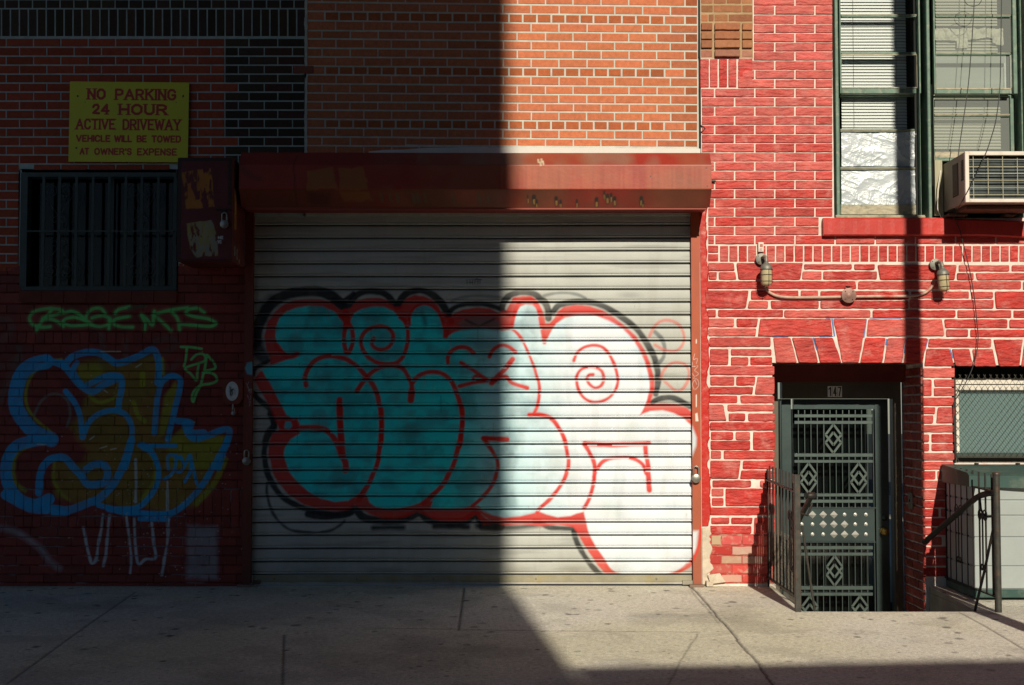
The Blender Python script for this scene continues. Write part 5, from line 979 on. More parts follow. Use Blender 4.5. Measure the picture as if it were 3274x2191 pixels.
# thick red paint smear beside the rail, and bare plaster under it
def smear(name, px0, px1, py0, py1, m, h, seed, jag):
    x0, x1 = PX(px0), PX(px1 + jag); xs = np.arange(x0, x1, .004); zs = np.arange(PZ(py1), PZ(py0), .005); X, Zz = np.meshgrid(xs, zs)
    lim = PX(px1) + (vnoise(X * 0, Zz, 14, seed) - .5) * jag * .0024 * 1.6 + (vnoise(X * 0, Zz, 45, seed + 1) - .5) * jag * .0012
    H = h * np.clip((lim - X) / .008, -1, 1) + (fbm(X, Zz, 16, seed + 2, 3) - .5) * .006
    keep = (X < lim + .004)[:-1, :-1]; return mesh_np(name, np.stack([X, -H * (X < lim + .004), Zz], -1), grid_faces(len(zs), len(xs), keep), m, redb, None, True)
smear('paint_smear', 2242, 2266, 660, 1682, M['red_paint'], .009, 5, 7); smear('bare_plaster', 2242, 2272, 1684, 1868, M['plaster'], .012, 15, 16)
mb = MB(); rr = random.Random(3)
for (a, b) in ((2236, 0), (2235, 60), (2237, 160), (2238, 260), (2238, 330), (2240, 390), (2246, 402), (2256, 412), (2250, 422), (2243, 428), (2240, 470)): pass
pts_ = [(2235, -250), (2234.5, 0), (2235, 100), (2234, 185), (2236, 215), (2235, 290), (2236, 390), (2240, 402), (2254, 411), (2248, 420), (2240, 424), (2239, 480)]
for a, b in zip(pts_[:-1], pts_[1:]): mb.bar((P(*a)[0], -.006, P(*a)[1]), (P(*b)[0], -.006, P(*b)[1]), .012, .013 if b[1] < 200 else .007, up=(0, 1, 0))
mb.build('settlement_crack', M['black'], redb)
mb = MB(); mb.prism(W([(2262, 1838), (2300, 1832), (2318, 1860), (2270, 1866)]), 'y', -.03, .0); mb.prism(W([(2255, 1855), (2275, 1860), (2278, 1872), (2256, 1872)]), 'y', -.07, -.02); mb.build('broken_mortar_lump', M['plaster'], redb)
mb = MB(); mb.box(PX(2236) + .002, 14, .03, .3, PZ(-260) + .002, 24); mb.build('upper_storeys', M['facade'], redb)

# ---- upper window pair
wi = []
def paned_window(xl, xr, sash_l, sash_r, up_bars, low, label, right=False):
    """frames at real depths: upper sash .07 behind the wall face, lower sash .11"""
    z1 = PZ(-262); zb = PZ(690)
    mb = MB(); yy = .03
    mb.box(PX(xl), PX(xl) + .05, yy, .16, zb, z1, bev=.004); mb.box(PX(xr) - .045, PX(xr), yy, .16, zb, z1, bev=.004)
    w = mb.build('window', M['green'], redb, label)
    return w, mb
def frame_rect(mb, l, t, r, b, wl, wt, wr, wb, y0, y1, at):
    wbox(mb, l, t, l + wl, b, y0, y1, at, bev=.003); wbox(mb, r - wr, t, r, b, y0, y1, at, bev=.003)
    wbox(mb, l + wl, t, r - wr, t + wt, y0, y1, at, bev=.003); wbox(mb, l + wl, b - wb, r - wr, b, y0, y1, at, bev=.003)
def pane(name, l, t, r, b, y, m, par):
    (x0, z1), (x1, z0) = P(l, t, y), P(r, b, y); mb = MB(); mb.add([(x0, y, z0), (x1, y, z0), (x1, y, z1), (x0, y, z1)], [(0, 1, 2, 3)]); return mb.build(name, m, par)
def slats(name, l, t, r, b, y, m, par, step=.0245, tilt=60, skip=None, sag=0.0):
    (x0, z1), (x1, z0) = P(l, t, y), P(r, b, y); mb = MB(); z = z1; w = .0140; ca, sa = math.cos(R(tilt)) * w, math.sin(R(tilt)) * w; i = 0
    while z > z0:
        dz = random.uniform(-.001, .001); s = sag * math.sin(i * .4)
        mb.add([(x0, y + ca, z + sa + dz), (x1, y + ca, z + sa - dz + s), (x1, y - ca, z - sa - dz + s), (x0, y - ca, z - sa + dz)], [(0, 1, 2, 3)]); z -= step; i += 1
    return mb.build(name, m, par)
# left window
mb = MB(); wbox(mb, 2667, -262, 2688, 690, .02, .20, bev=.004); wbox(mb, 2938, -262, 2950, 690, .04, .20, bev=.003)
wl = mb.build('window', M['green'], redb, 'left sash window with blinds and crumpled plastic in its lower panes')
mb = MB(); frame_rect(mb, 2680, -262, 2945, 299, 11, 30, 15, 16, .055, .10, .055); wbox(mb, 2691, 45, 2930, 54, .062, .09, .055, bev=.002); wbox(mb, 2691, 166, 2930, 175, .062, .09, .055, bev=.002); wbox(mb, 2691, -80, 2930, -71, .062, .09, .055, bev=.002)
us = mb.build('upper_sash', M['green'], wl)
mb = MB(); wbox(mb, 2689.5, 46.5, 2931.5, 49.5, .0585, .0615, .055); mb.build('peeling_putty', M['cream_wood'], us); mb = MB(); wbox(mb, 2689.5, 173, 2931.5, 176.5, .0585, .0615, .055); wbox(mb, 2690.5, 279, 2931, 282.4, .0515, .0545, .055); wbox(mb, 2929.8, 176, 2932.6, 282, .0515, .0545, .055); wbox(mb, 2689.8, 176, 2691.8, 282, .0515, .0545, .055); mb.build('peeling_putty', M['cream_wood'], us)
mb = MB(); frame_rect(mb, 2682, 303, 2940, 688, 5.5, 5, 12, 34, .105, .145, .105); wbox(mb, 2687.5, 412, 2928, 422, .11, .14, .105, bev=.002); wbox(mb, 2687.5, 534, 2928, 543, .11, .14, .105, bev=.002); ls = mb.build('lower_sash', M['green'], wl)
mb = MB(); wbox(mb, 2687.6, 414.5, 2928, 417.5, .1055, .109, .105); wbox(mb, 2687.6, 536, 2928, 539, .1055, .109, .105); wbox(mb, 2689, 655, 2928, 686, .1005, .1045, .105); mb.build('peeling_putty', M['cream_wood'], ls)
mb = MB(); wbox(mb, 2672, 688, 2958, 692, .00, .12, bev=.002); wbox(mb, 2672, 692.6, 2958, 697, -.012, .12, bev=.002); mb.build('sub_sill', M['cream_wood'], wl)
for t, b in ((-240, -80), (-71, 45), (54, 166), (175, 283)): pane('pane', 2690, t, 2931, b, .078, M['glass'], us)
pane('pane', 2687, 307, 2929, 413, .126, M['glass'], ls)
slats('blind', 2684, -240, 2900, 415, .150, M['blind'], wl)
mb = MB()
for px in (2731, 2868): (x, z0), (_, z1) = P(px, 410, .138), P(px, -240, .138); mb.tube([(x, .138, z0), (x + .002, .138, z1)], .0012, 4)
mb.build('blind_cords', M['black'], wl)
def crumple(l, t, r, b, y, seed, par):
    (x0, z1), (x1, z0) = P(l, t, y), P(r, b, y); xs = np.arange(x0, x1 + .003, .0032); zs = np.arange(z0, z1 + .003, .0032); X, Zz = np.meshgrid(xs, zs)
    H = 0; ca = vnoise(X, Zz, 2.2, seed + 9) * 2.2 - .4
    for k, (s1, s2, am) in enumerate(((5, 13, .020), (9, 30, .014), (22, 60, .006))):
        for an in (.55, -.35, 1.25):
            c, s_ = math.cos(an), math.sin(an); U = X * c + Zz * s_ + .02 * vnoise(X, Zz, 8, seed + 3); Vv = -X * s_ + Zz * c + .02 * vnoise(X, Zz, 9, seed + 4)
            n_ = vnoise(U, Vv * s2 / s1, s1, seed + k * 7 + int(an * 10) % 5); w_ = np.clip(vnoise(X, Zz, 4, seed + k + int(an * 20) % 7) * 2 - .6, 0, 1); H = H + (1 - np.abs(n_ - .5) * 2) ** 3 * am * .55 * w_
    return mesh_np('plastic_sheet', np.stack([X, y - H, Zz], -1), grid_faces(len(zs), len(xs)), M['plastic'], par, None, True)
crumple(2689, 423, 2927, 533, .128, 31, ls); crumple(2689, 544, 2927, 655, .128, 41, ls)
# right window
mb = MB(); wbox(mb, 2957, -262, 2981, 697, .0, .20, bev=.005); wbox(mb, 3262, -262, 3275, 697, .02, .20, bev=.004)
wr = mb.build('window', M['green'], redb, 'right sash window with beige blinds above the air conditioner')
mb = MB(); frame_rect(mb, 2979, -262, 3254, 300, 14, 30, 22, 14, .055, .10, .055); wbox(mb, 2993, 46, 3232, 54, .062, .09, .055, bev=.002); wbox(mb, 2993, 167, 3232, 175, .062, .09, .055, bev=.002); wbox(mb, 2993, -80, 3232, -71, .062, .09, .055, bev=.002); us = mb.build('upper_sash', M['green'], wr)
mb = MB(); wbox(mb, 2992, 168.5, 3232.5, 171.5, .0585, .0615, .055); mb.build('peeling_putty', M['cream_wood'], us); mb = MB(); wbox(mb, 2992, 47, 3232.5, 49.5, .0585, .0615, .055); wbox(mb, 2993.5, 282, 3232, 286.4, .0515, .0545, .055); wbox(mb, 3231.8, 175, 3235, 282, .0515, .0545, .055); wbox(mb, 2992, 175, 2994.3, 282, .0515, .0545, .055); mb.build('peeling_putty', M['cream_wood'], us)
mb = MB(); frame_rect(mb, 2984, 304, 3244, 515, 5, 4, 15, 30, .105, .145, .105); wbox(mb, 2989, 364, 3229, 372, .11, .14, .105, bev=.002); ls = mb.build('lower_sash', M['green'], wr)
mb = MB(); wbox(mb, 2989, 364.5, 3229, 367.4, .1055, .109, .105); wbox(mb, 2989, 486, 3229, 505, .1005, .1045, .105); mb.build('peeling_putty', M['cream_wood'], ls)
for t, b in ((-240, -80), (-71, 46), (54, 167), (175, 286)): pane('pane', 2992, t, 3233, b, .078, M['glass_dusty'], us)
for t, b in ((308, 364), (372, 486)): pane('pane', 2988, t, 3230, b, .126, M['glass_dusty'], ls)
slats('blind', 2986, -240, 3190, 180, .19, M['blind_beige'], wr); slats('blind', 2984, 306, 3200, 480, .19, M['blind_beige'], wr)
mb = MB(); (x0, z1), (x1, z0) = P(2985, 176, .185), P(3240, 300, .185); mb.add([(x0, .185, z0), (x1, .185, z0), (x1, .185, z1), (x0, .185, z1)], [(0, 1, 2, 3)]); mb.build('drawn_shade', mat('pale_shade', (.50, .54, .50), .8, var=.12, vs=4, stretch=(.4, 1, 3)), wr)
xs = np.arange(PX(2998, .17), PX(3228, .17), .004); zs = np.arange(PZ(158, .17), PZ(88, .17), .004); X, Zz = np.meshgrid(xs, zs); s = (X - xs[0]) / (xs[-1] - xs[0]); t = (Zz - zs[0]) / (zs[-1] - zs[0])
lowr = .35 + .3 * vnoise(X, Zz * 0, 9, 4) - .35 * (np.abs(s - .42) < .08) - .2 * (s > .85); keep = ((t > lowr) & (t < .9 + .1 * vnoise(X, Zz * 0, 20, 6)))[:-1, :-1]
mesh_np('crumpled_patch', np.stack([X, .172 - np.abs(fbm(X * 2, Zz, 12, 3, 3) - .5) * .05, Zz], -1), grid_faces(len(zs), len(xs), keep), mat('pale_patch', (.72, .68, .55), .5, bump=.5, bs=20, bdist=.01), wr, None, True)  # ragged pale crumpled sheet behind the upper right pane
# interior of the rooms
mb = MB(); x0, x1, z0, z1 = PX(2640), PX(3320), PZ(697), PZ(-262)
mb.box(x0, x1, 1.6, 1.62, z0, z1); mb.box(x0 - .02, x0, .31, 1.6, z0, z1); mb.box(x1, x1 + .02, .31, 1.6, z0, z1); mb.box(x0, x1, .205, 1.6, z0 - .02, z0); mb.box(x0, x1, .205, 1.6, z1, z1 + .02); mb.box(PX(2950), PX(2957), .10, .2, z0, z1); mb.build('room_interior', M['dark'], redb)
# sill
zt, zb_ = PZ(697), PZ(754); prof_ = []
n_ = 60; (xa, _), (xb, _) = P(2625, 0, -.05), P(3420, 0, -.05); V = []; F = []
for k in range(n_ + 1):
    x = xa + (xb - xa) * k / n_; px = 2625 + 795 * k / n_; dr = (0 if px < 3080 else (px - 3080) * .0024 * .075); w_ = .0015 * math.sin(k * 2.1); zt_ = PZ(697 + (0 if px < 3040 else 3), -.05) - dr * .5; zb2 = PZ(754 if px < 3140 else 754 + (px - 3140) * .05, -.05)
    r_ = .012; r_b = .010
    V += [(x, .02, zt_ + w_), (x, -.045 + w_, zt_ + w_), (x, -.055 + w_, zt_ - r_), (x, -.055 + w_, zb2 + r_b), (x, -.045, zb2), (x, .0, zb2)]
for k in range(n_):
    for j in range(6): a = k * 6 + j; b = k * 6 + (j + 1) % 6; F.append((a, b, b + 6, a + 6))
F += [tuple(range(6))[::-1], tuple(n_ * 6 + j for j in range(6))]
mb = MB(); mb.add(V, F); mb.build('window_sill', M['red_sill'], redb, 'thick red painted sill below the upper windows')

# ---- doorway: right reveal, soffit, fascia
mb = MB(); jx = PX(2951); rows = [1172 + 30 * k for k in range(31)]
for r_, y0 in enumerate(rows):
    z1, z0 = PZ(y0 + 3), PZ(y0 + 27); off = (0, .28, .14)[r_ % 3]; cuts = [0.0] + [c for c in (off, off + .3) if .05 < c < .5] + [.55]
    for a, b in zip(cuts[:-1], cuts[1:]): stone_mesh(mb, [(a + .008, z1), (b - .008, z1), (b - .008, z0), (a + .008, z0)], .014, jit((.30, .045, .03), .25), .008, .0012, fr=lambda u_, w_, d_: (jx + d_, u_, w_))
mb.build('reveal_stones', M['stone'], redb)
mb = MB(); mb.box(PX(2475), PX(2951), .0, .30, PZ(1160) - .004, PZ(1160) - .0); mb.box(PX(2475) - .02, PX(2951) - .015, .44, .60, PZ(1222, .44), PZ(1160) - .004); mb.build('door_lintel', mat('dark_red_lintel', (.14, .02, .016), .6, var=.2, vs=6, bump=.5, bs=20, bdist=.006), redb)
# ---- steel door
D0 = .55
mb = MB(); wbox(mb, 2440, 1223, 2492, 2200, .50, .62, D0); wbox(mb, 2498, 1223, 2850, 1275, .52, .62, D0); wbox(mb, 2850, 1223, 2889, 2200, .515, .62, D0)
door_frame = mb.build('door_frame', M['door_dark'], redb)
mb = MB(); wbox(mb, 2492.4, 1276, 2498, 2200, .497, .62, D0); mb.build('frame_edge', M['steel'], door_frame)
door = None
mb = MB(); wbox(mb, 2498.4, 1276, 2537, 2195, .545, .60, D0); wbox(mb, 2796, 1276, 2849.5, 2195, .545, .60, D0); wbox(mb, 2537, 1276, 2796, 1308, .547, .60, D0); wbox(mb, 2537, 2060, 2796, 2195, .547, .60, D0)
door = mb.build('door', M['steel'], redb, 'steel entrance door with diamond grille over dark glass')
mb = MB(); (x0, z1), (x1, z0) = P(2537, 1308, .585), P(2796, 2060, .585); mb.add([(x0, .588, z0), (x1, .588, z0), (x1, .588, z1), (x0, .588, z1)], [(0, 1, 2, 3)]); mb.build('pane', M['glass_door'], door)
mb = MB(); mb.box(x0, x1, .75, .76, z0, z1); mb.build('backing', M['dark'], door)
mb = MB()
g = lambda a, b, c, d, y0=.553, y1=.566: wbox(mb, a, b, c, d, y0, y1, D0, bev=.0015)
g(2533, 1309, 2540, 2058, .540, .575); g(2791, 1312, 2798, 2058, .540, .575)
HB = [(1325, 1335), (1346, 1356), (1450, 1461), (1471, 1480), (1578, 1588), (1598, 1608), (1746, 1757), (1767, 1777), (1874, 1886), (1895, 1905), (2000, 2010)]
for a, b in HB: g(2540, a, 2791, b, .549, .560)
ZN = [(1311, 1325, ()), (1335, 1346, ()), (1356, 1450, (2664,)), (1461, 1471, ()), (1480, 1578, (2585, 2745)), (1588, 1598, ()), (1608, 1626, ()), (1731, 1746, ()), (1757, 1767, ()), (1777, 1874, (2668,)), (1886, 1895, ()), (1905, 2000, (2589, 2749))]
for t, b, cs in ZN:
    for k in range(12):
        px = 2553 + 20.2 * k
        if any(abs(px - c) < 24 for c in cs): continue
        g(px - 1.8, t, px + 1.8, b, .553, .562)
    for c in cs:
        for sd in (-27.5, 27.5): g(c + sd - 1.2, t, c + sd + 1.2, b, .553, .562)
mb.build('grille', M['grille'], door)
for t, b, cs in ZN:
    for c in cs:
        H_ = b - t; hw = 25; mb = MB()
        for cy in (t + .365 * H_, b - .365 * H_):
            hh = .355 * H_; pts_ = [(c, cy - hh), (c + hw, cy), (c, cy + hh), (c - hw, cy)]
            for a_, b_ in zip(pts_, pts_[1:] + pts_[:1]):
                (xa, za), (xb, zb) = P(*a_, D0), P(*b_, D0); mb.bar((xa, .548 + (.0015 if cy > (t + b) / 2 else 0), za), (xb, .548 + (.0015 if cy > (t + b) / 2 else 0), zb), .010, .0165, up=(0, 1, 0))
        mb.build('diamond_ornament', M['grille_bright'], door)
mb = MB(); wbox(mb, 2540, 1626, 2797, 1731, .542, .556, D0, bev=.002); wbox(mb, 2538, 1622, 2799, 1626, .538, .556, D0); wbox(mb, 2538, 1731, 2799, 1735, .538, .556, D0); sp = mb.build('stud_panel', M['steel'], door)
for r_, py in enumerate((1646, 1677, 1709)):
    for c_ in range(7):
        px = 2563.6 + 34.2 * c_; x, z = P(px, py, .54); mb = MB()
        if c_ - r_ in (1, 2, 3):
            s_ = .031; mb.add([(x, .5415, z + s_), (x + s_, .5415, z), (x, .5415, z - s_), (x - s_, .5415, z), (x, .522, z)], [(0, 1, 4), (1, 2, 4), (2, 3, 4), (3, 0, 4), (3, 2, 1, 0)])
        else: mb.lathe((x, .542, z), (0, -1, 0), [(0, .014), (.003, .014), (.004, .010), (.010, .008), (.013, .002)], 12)
        mb.build('stud', M['stud'], sp)
x, z = P(2826, 1698, .545); mb = MB(); mb.lathe((x, .545, z), (0, -1, 0), [(0, .032), (.006, .030), (.008, .012), (.03, .012), (.036, .026), (.052, .030), (.064, .022), (.068, .002)], 20); mb.build('door_knob', M['brass'], door)
x, z = P(2828, 1655, .545); mb = MB(); mb.lathe((x, .545, z), (0, -1, 0), [(0, .026), (.010, .024), (.014, .014), (.016, .002)], 18); mb.build('lock_cylinder', M['steel'], door)
# number plate 147
(nx0, nz1), (nx1, nz0) = P(2646, 1235, .518), P(2692, 1270, .518); xs = np.arange(nx0, nx1, .0008); zs = np.arange(nz0, nz1, .0008); pn = Paint(xs, zs, (.88, .88, .86)); w3 = (nx1 - nx0) / 3
for k, ch in enumerate('147'): word(pn, ch, nx0 + w3 * k + .006, nx0 + w3 * (k + 1) - (.010 if ch == '1' else .005), nz0 + .006, nz1 - .006, .0092 , (.01, .01, .01)); 
for k in (1, 2): pn.stroke([(nx0 + w3 * k, nz0), (nx0 + w3 * k, nz1)], .002, (.15, .15, .14), 1, .0008, curve=False)
npt = thing('house_number_plate', (nx0, .515, nz0), 'white house number stickers reading 147 above the steel door', 'house number')
mesh_np('number_face', np.stack([pn.X, pn.X * 0 + .5165, pn.Z], -1), grid_faces(len(zs), len(xs)), M['sign'], npt, pn.C); mb = MB(); mb.box(nx0, nx1, .517, .5195, nz0, nz1); mb.build('backing_plate', M['white'], npt)
# intercom on reveal
z0, z1 = PZ(1626, .35), PZ(1574, .35); ic = thing('intercom', (jx, .3, z0), 'small grey intercom plate on the shaded brick reveal right of the door', 'intercom')
mb = MB(); mb.box(jx - .026, jx - .012, .26, .36, z0, z1, bev=.003); mb.build('plate', M['lamp_metal'], ic); mb = MB(); mb.lathe((jx - .026, .31, (z0 + z1) / 2), (-1, 0, 0), [(0, .012), (.004, .012), (.006, .004)], 10); mb.build('button', M['black'], ic)

# ---- basement window with chain link
(ax0, az1), (ax1, az0) = P(3052, 1172), P(3420, 1481)
mb = MB(); y = .18; mb.box(ax0, ax1, y + .06, y + .09, az0, az1); mb.box(ax0 - .01, ax0, 0, y + .09, az0, az1); mb.box(ax0, ax1, 0, y + .09, az1 - .0, az1 + .01); bw = mb.build('basement_window', M['dark'], redb, 'basement window with white frame behind chain link')
mb = MB(); wbox(mb, 3040, 1214, 3440, 1229, y - .012, y + .05, y, bev=.003); wbox(mb, 3040, 1231, 3440, 1248, y, y + .05, y, bev=.003); wbox(mb, 3040, 1248, 3069, 1452, y, y + .05, y, bev=.003); mb.build('window_frame', M['white'], bw)
mb = MB(); wbox(mb, 3040, 1448, 3440, 1460, y - .02, y + .05, y, bev=.002); mb.build('bottom_rail', M['green_dark'], bw)
pane('pane', 3066, 1246, 3440, 1450, y + .025, M['glass_teal'], bw)
mb = MB(); (x0, z1), (x1, z0) = P(3066, 1246, y + .05), P(3440, 1450, y + .05); mb.add([(x0, y + .05, z0), (x1, y + .05, z0), (x1, y + .05, z1), (x0, y + .05, z1)], [(0, 1, 2, 3)]); mb.build('inner_shade', mat('grey_shade', (.26, .32, .31), .8), bw)
cl = thing('chain_link_screen', (ax0, 0, az0), 'chain link wire screen fixed over the basement window on the right', 'wire screen')
cx0, cz1 = P(3050, 1200, .02); _, cz0 = P(3050, 1478, .02); cx1 = PX(3420, .02); dw, dh = .0475, .062
mb = MB(); k = 0
nx = int((cx1 - cx0) / dw); nzr = int((cz1 - cz0) / dh)
for i in range(nx + 1):
    xL = cx0 + i * dw; pts_ = [(xL + (0 if (j % 2 == 0) else dw / 2), .018 + (.0035 if j % 2 else -.0035), cz1 - .012 - j * dh / 2) for j in range(nzr * 2 + 1)]
    pts2 = [(xL + dw - (0 if (j % 2 == 0) else dw / 2), .018 + (-.0035 if j % 2 else .0035), cz1 - .012 - j * dh / 2) for j in range(nzr * 2 + 1)]
    mb.tube([(xL - .010, .017, cz1 + .006)] + pts_, .0017, 4); mb.tube([(xL + dw + .008, .019, cz1 + .006)] + pts2, .0017, 4)
mb.build('wire_mesh', M['wire'], cl)
mb = MB(); mb.tube([(cx0, .026, cz1 - .03), (cx1, .026, cz1 - .032)], .004, 6); mb.tube([(cx0, .026, cz0 + .04), (cx1, .026, cz0 + .036)], .006, 6); mb.tube([(cx0 + .01, .026, cz1 - .03), (cx0 + .01, .026, cz0)], .005, 6); mb.build('support_rod', M['wire'], cl)
# ================================================================ AIR CONDITIONER
d = .45; (x0, z1), (x1, z0) = P(3085, 484, -d), P(3345, 647, -d)
ac = thing('air_conditioner', (x0, 0, z0), 'white window air conditioner with wire grille projecting over the red sill', 'air conditioner')
mb = MB(); xi0, xi1 = x0 + .004, x1 - .004
mb.box(xi0, xi0 + .006, -d + .02, .12, z0 + .004, z1 - .004); mb.box(xi1 - .006, xi1, -d + .02, .12, z0 + .004, z1 - .004); mb.box(xi0 + .006, xi1 - .006, -d + .02, .12, z1 - .010, z1 - .004); mb.box(xi0 + .006, xi1 - .006, -d + .02, .12, z0 + .004, z0 + .010)
mb.build('case', M['ac_side'], ac)
f = .030; mb = MB(); mb.box(x0, x0 + f, -d, -d + .03, z0, z1, bev=.003); mb.box(x1 - f, x1, -d, -d + .03, z0, z1, bev=.003); mb.box(x0 + f, x1 - f, -d, -d + .03, z1 - f, z1, bev=.003); mb.box(x0 + f, x1 - f, -d, -d + .03, z0, z0 + f * .9, bev=.003); mb.build('front_frame', M['ac_white'], ac)
mb = MB(); mb.box(x0 + f, x1 - f, -d + .055, -d + .06, z0 + f, z1 - f)
z = z0 + f
while z < z1 - f: mb.box(x0 + f, x1 - f, -d + .045, -d + .055, z, z + .006); z += .0235
mb.build('coil_fins', M['ac_fin'], ac)
mb = MB(); zz = z1 - f - .030
while zz > z0 + f: mb.tube([(x0 + f, -d + .012, zz), (x0 + .15, -d + .010, zz + random.uniform(-.002, .002)), (x1 - f, -d + .012, zz)], .0019, 5); zz -= .0525
for k in range(5):
    x = x0 + f + .036 + k * .110; mb.tube([(x, -d + .016, z0 + f * (.9 if k % 2 == 0 else 2.2)), (x, -d + .016, z1 - f * (1 if k % 2 == 0 else 1.6))], .0019, 5)
mb.build('wire_grille', M['ac_wire'], ac)
mb = MB()
for ya, yb, ta, tb in ((-.27, -.14, .16, .80), (-.395, -.345, .20, .66)):
    h = z1 - z0; za, zb = z1 - .08 * h - ta * .2 * h, z1 - tb * h if True else 0
    mb.box(x0 + .0005, x0 + .0045, ya, yb, z0 + (.10 if ya > -.3 else .22) * 1.0 * .8, z1 - .055); 
vent = mb.build('side_vent', M['black'], ac)
mb = MB(); z = z0 + .09
while z < z1 - .06: mb.box(x0 - .0015, x0 + .0005, -.27, -.14, z, z + .0025); z += .0115
z = z0 + .19
while z < z1 - .06: mb.box(x0 - .0015, x0 + .0005, -.395, -.345, z, z + .0025); z += .0115
mb.build('vent_louvre', M['ac_side'], vent)
mb = MB(); wbox(mb, 2986, 514, 3012, 690, .09, .13, .11); mb.build('side_panel', mat('accordion_panel', (.40, .38, .26), .7, var=.15, vs=30, stretch=(6, 1, .3)), ac)
mb = MB(); mb.tube([(x0 - .02, .09, z0 + .33), (x0 - .05, .06, z0 + .2), (x0 - .06, .05, z0 + .02), (x0 - .03, .04, z0 - .06)], .004, 6); mb.build('drain_cord', M['ac_white'], ac)
mb = MB()
mb.box(x0 + .05, x1 - .03, -.30, -.06, z0 - .03, z0 - .002, bev=.004); mb.box(x0 - .02, x0 + .13, -.10, .05, PZ(697) + .003, z0 - .032, bev=.004); mb.box(x0 + .42, x0 + .50, -.10, .05, PZ(697) + .003, z0 - .032, bev=.004); mb.build('support_block', mat('support_wood', (.13, .06, .04), .8, var=.3, vs=12), ac)
for k in range(8):     # torn scraps on the bottom edge
    pass

# ================================================================ CAGED WALL LAMPS
def lamp(px, py, lab, lean):
    """px,py: centre of junction disc"""
    x, z = P(px, py, -.03); t = thing('caged_wall_lamp', (x, 0, z), lab, 'wall lamp', 'caged wall lamps over the door')
    mb = MB(); mb.lathe((x, -.001, z), (0, -1, 0), [(0, .040), (.028, .040), (.029, .045), (.042, .045), (.044, .041), (.045, .001)], 24); mb.build('junction_disc', M['lamp_metal'], t)
    for a in (.8, 2.4, 4.0, 5.5): mb = MB(); mb.lathe((x + .034 * math.cos(a), -.044, z + .034 * math.sin(a)), (0, -1, 0), [(0, .004), (.003, .0035), (.004, .001)], 8); mb.build('screw', M['black'], t)
    hx = x + .022; hy = -.125; hz = z + .012
    mb = MB(); mb.tube([(x + .004, -.045, z + .008), (x + .012, -.085, z + .014), (hx, -.118, z + .004), (hx + lean * .01, hy, z - .03)], [.012, .013, .014, .014], 12); mb.build('elbow_arm', M['lamp_metal'], t)
    cz = z - .03; ax = (lean * .15, 0, -1); c = Vector((hx + lean * .01, hy, cz)); A = Vector(ax).normalized()
    mb = MB(); mb.lathe(c, A, [(0, .016), (.010, .018), (.026, .037), (.040, .0455), (.058, .0475), (.060, .044)], 24); mb.build('lamp_cap', M['lamp_metal'], t)
    g0 = c + A * .059; L = .125
    mb = MB(); mb.lathe(g0, A, [(0, .0415), (.03, .042), (L * .82, .041), (L * .93, .036), (L, .024), (L + .006, .004)], 24); mb.build('glass_jar', M['lamp_glass'], t)
    mb = MB(); u = A.orthogonal().normalized(); w = A.cross(u)
    for h, r in ((.002, .048), (.042, .0475), (.092, .047)): mb.tube([g0 + A * h + (u * math.cos(a) + w * math.sin(a)) * r for a in [6.2832 * k / 24 for k in range(25)]], .0017, 5, closed=True)
    for k in range(4):
        a = 6.2832 * k / 4 + .55; v = u * math.cos(a) + w * math.sin(a); mb.tube([g0 + v * .047, g0 + A * .06 + v * .048, g0 + A * .105 + v * .047, g0 + A * .130 + v * .036, g0 + A * .146 + v * .016, g0 + A * .150], .0017, 5)
    mb.build('wire_cage', M['iron'], t); return t
lamp(2434, 829, 'left caged jar lamp on the red wall, under the small white tag', 0.0)
lamp(2990, 846, 'right caged jar lamp with chipped glass, tilted outward beside the hanging cables', .45)
# conduit with centre box
ct = thing('conduit', (PX(2714), 0, PZ(945)), 'painted metal conduit running across the red wall between the two caged lamps', 'conduit')
pth = [P(a, b, -.025) for a, b in ((2447, 915), (2455, 930), (2468, 940), (2490, 948), (2530, 951.5), (2620, 951), (2714, 949), (2800, 948), (2905, 947), (2945, 941), (2968, 929), (2982, 912), (2986, 900))]
mb = MB(); mb.tube([(x, -.026, z) for x, z in smooth_path(pth, 4)], .0115, 10); mb.build('pipe', M['conduit'], ct)
x, z = P(2714, 945, -.05); mb = MB(); mb.lathe((x, -.001, z), (0, -1, 0), [(0, .050), (.040, .052), (.041, .058), (.052, .058), (.054, .054), (.055, .022), (.057, .020), (.0575, .001)], 28); jb = mb.build('junction_box', M['disc'], ct)
for a in (.75, 2.3, 3.9, 5.4): mb = MB(); mb.lathe((x + .042 * math.cos(a), -.055, z + .042 * math.sin(a)), (0, -1, 0), [(0, .005), (.003, .004), (.004, .001)], 8); mb.build('screw', M['black'], jb)
mb = MB(); 
for k in range(6): mb.tube([(x + .004, -.02, z + .05), (x - .02 + .007 * k, -.03, z + .066 + random.uniform(0, .01)), (x - .012 + .007 * k, -.045, z + .072)], .0022, 5)
mb.build('wire_stub', M['black'], jb)
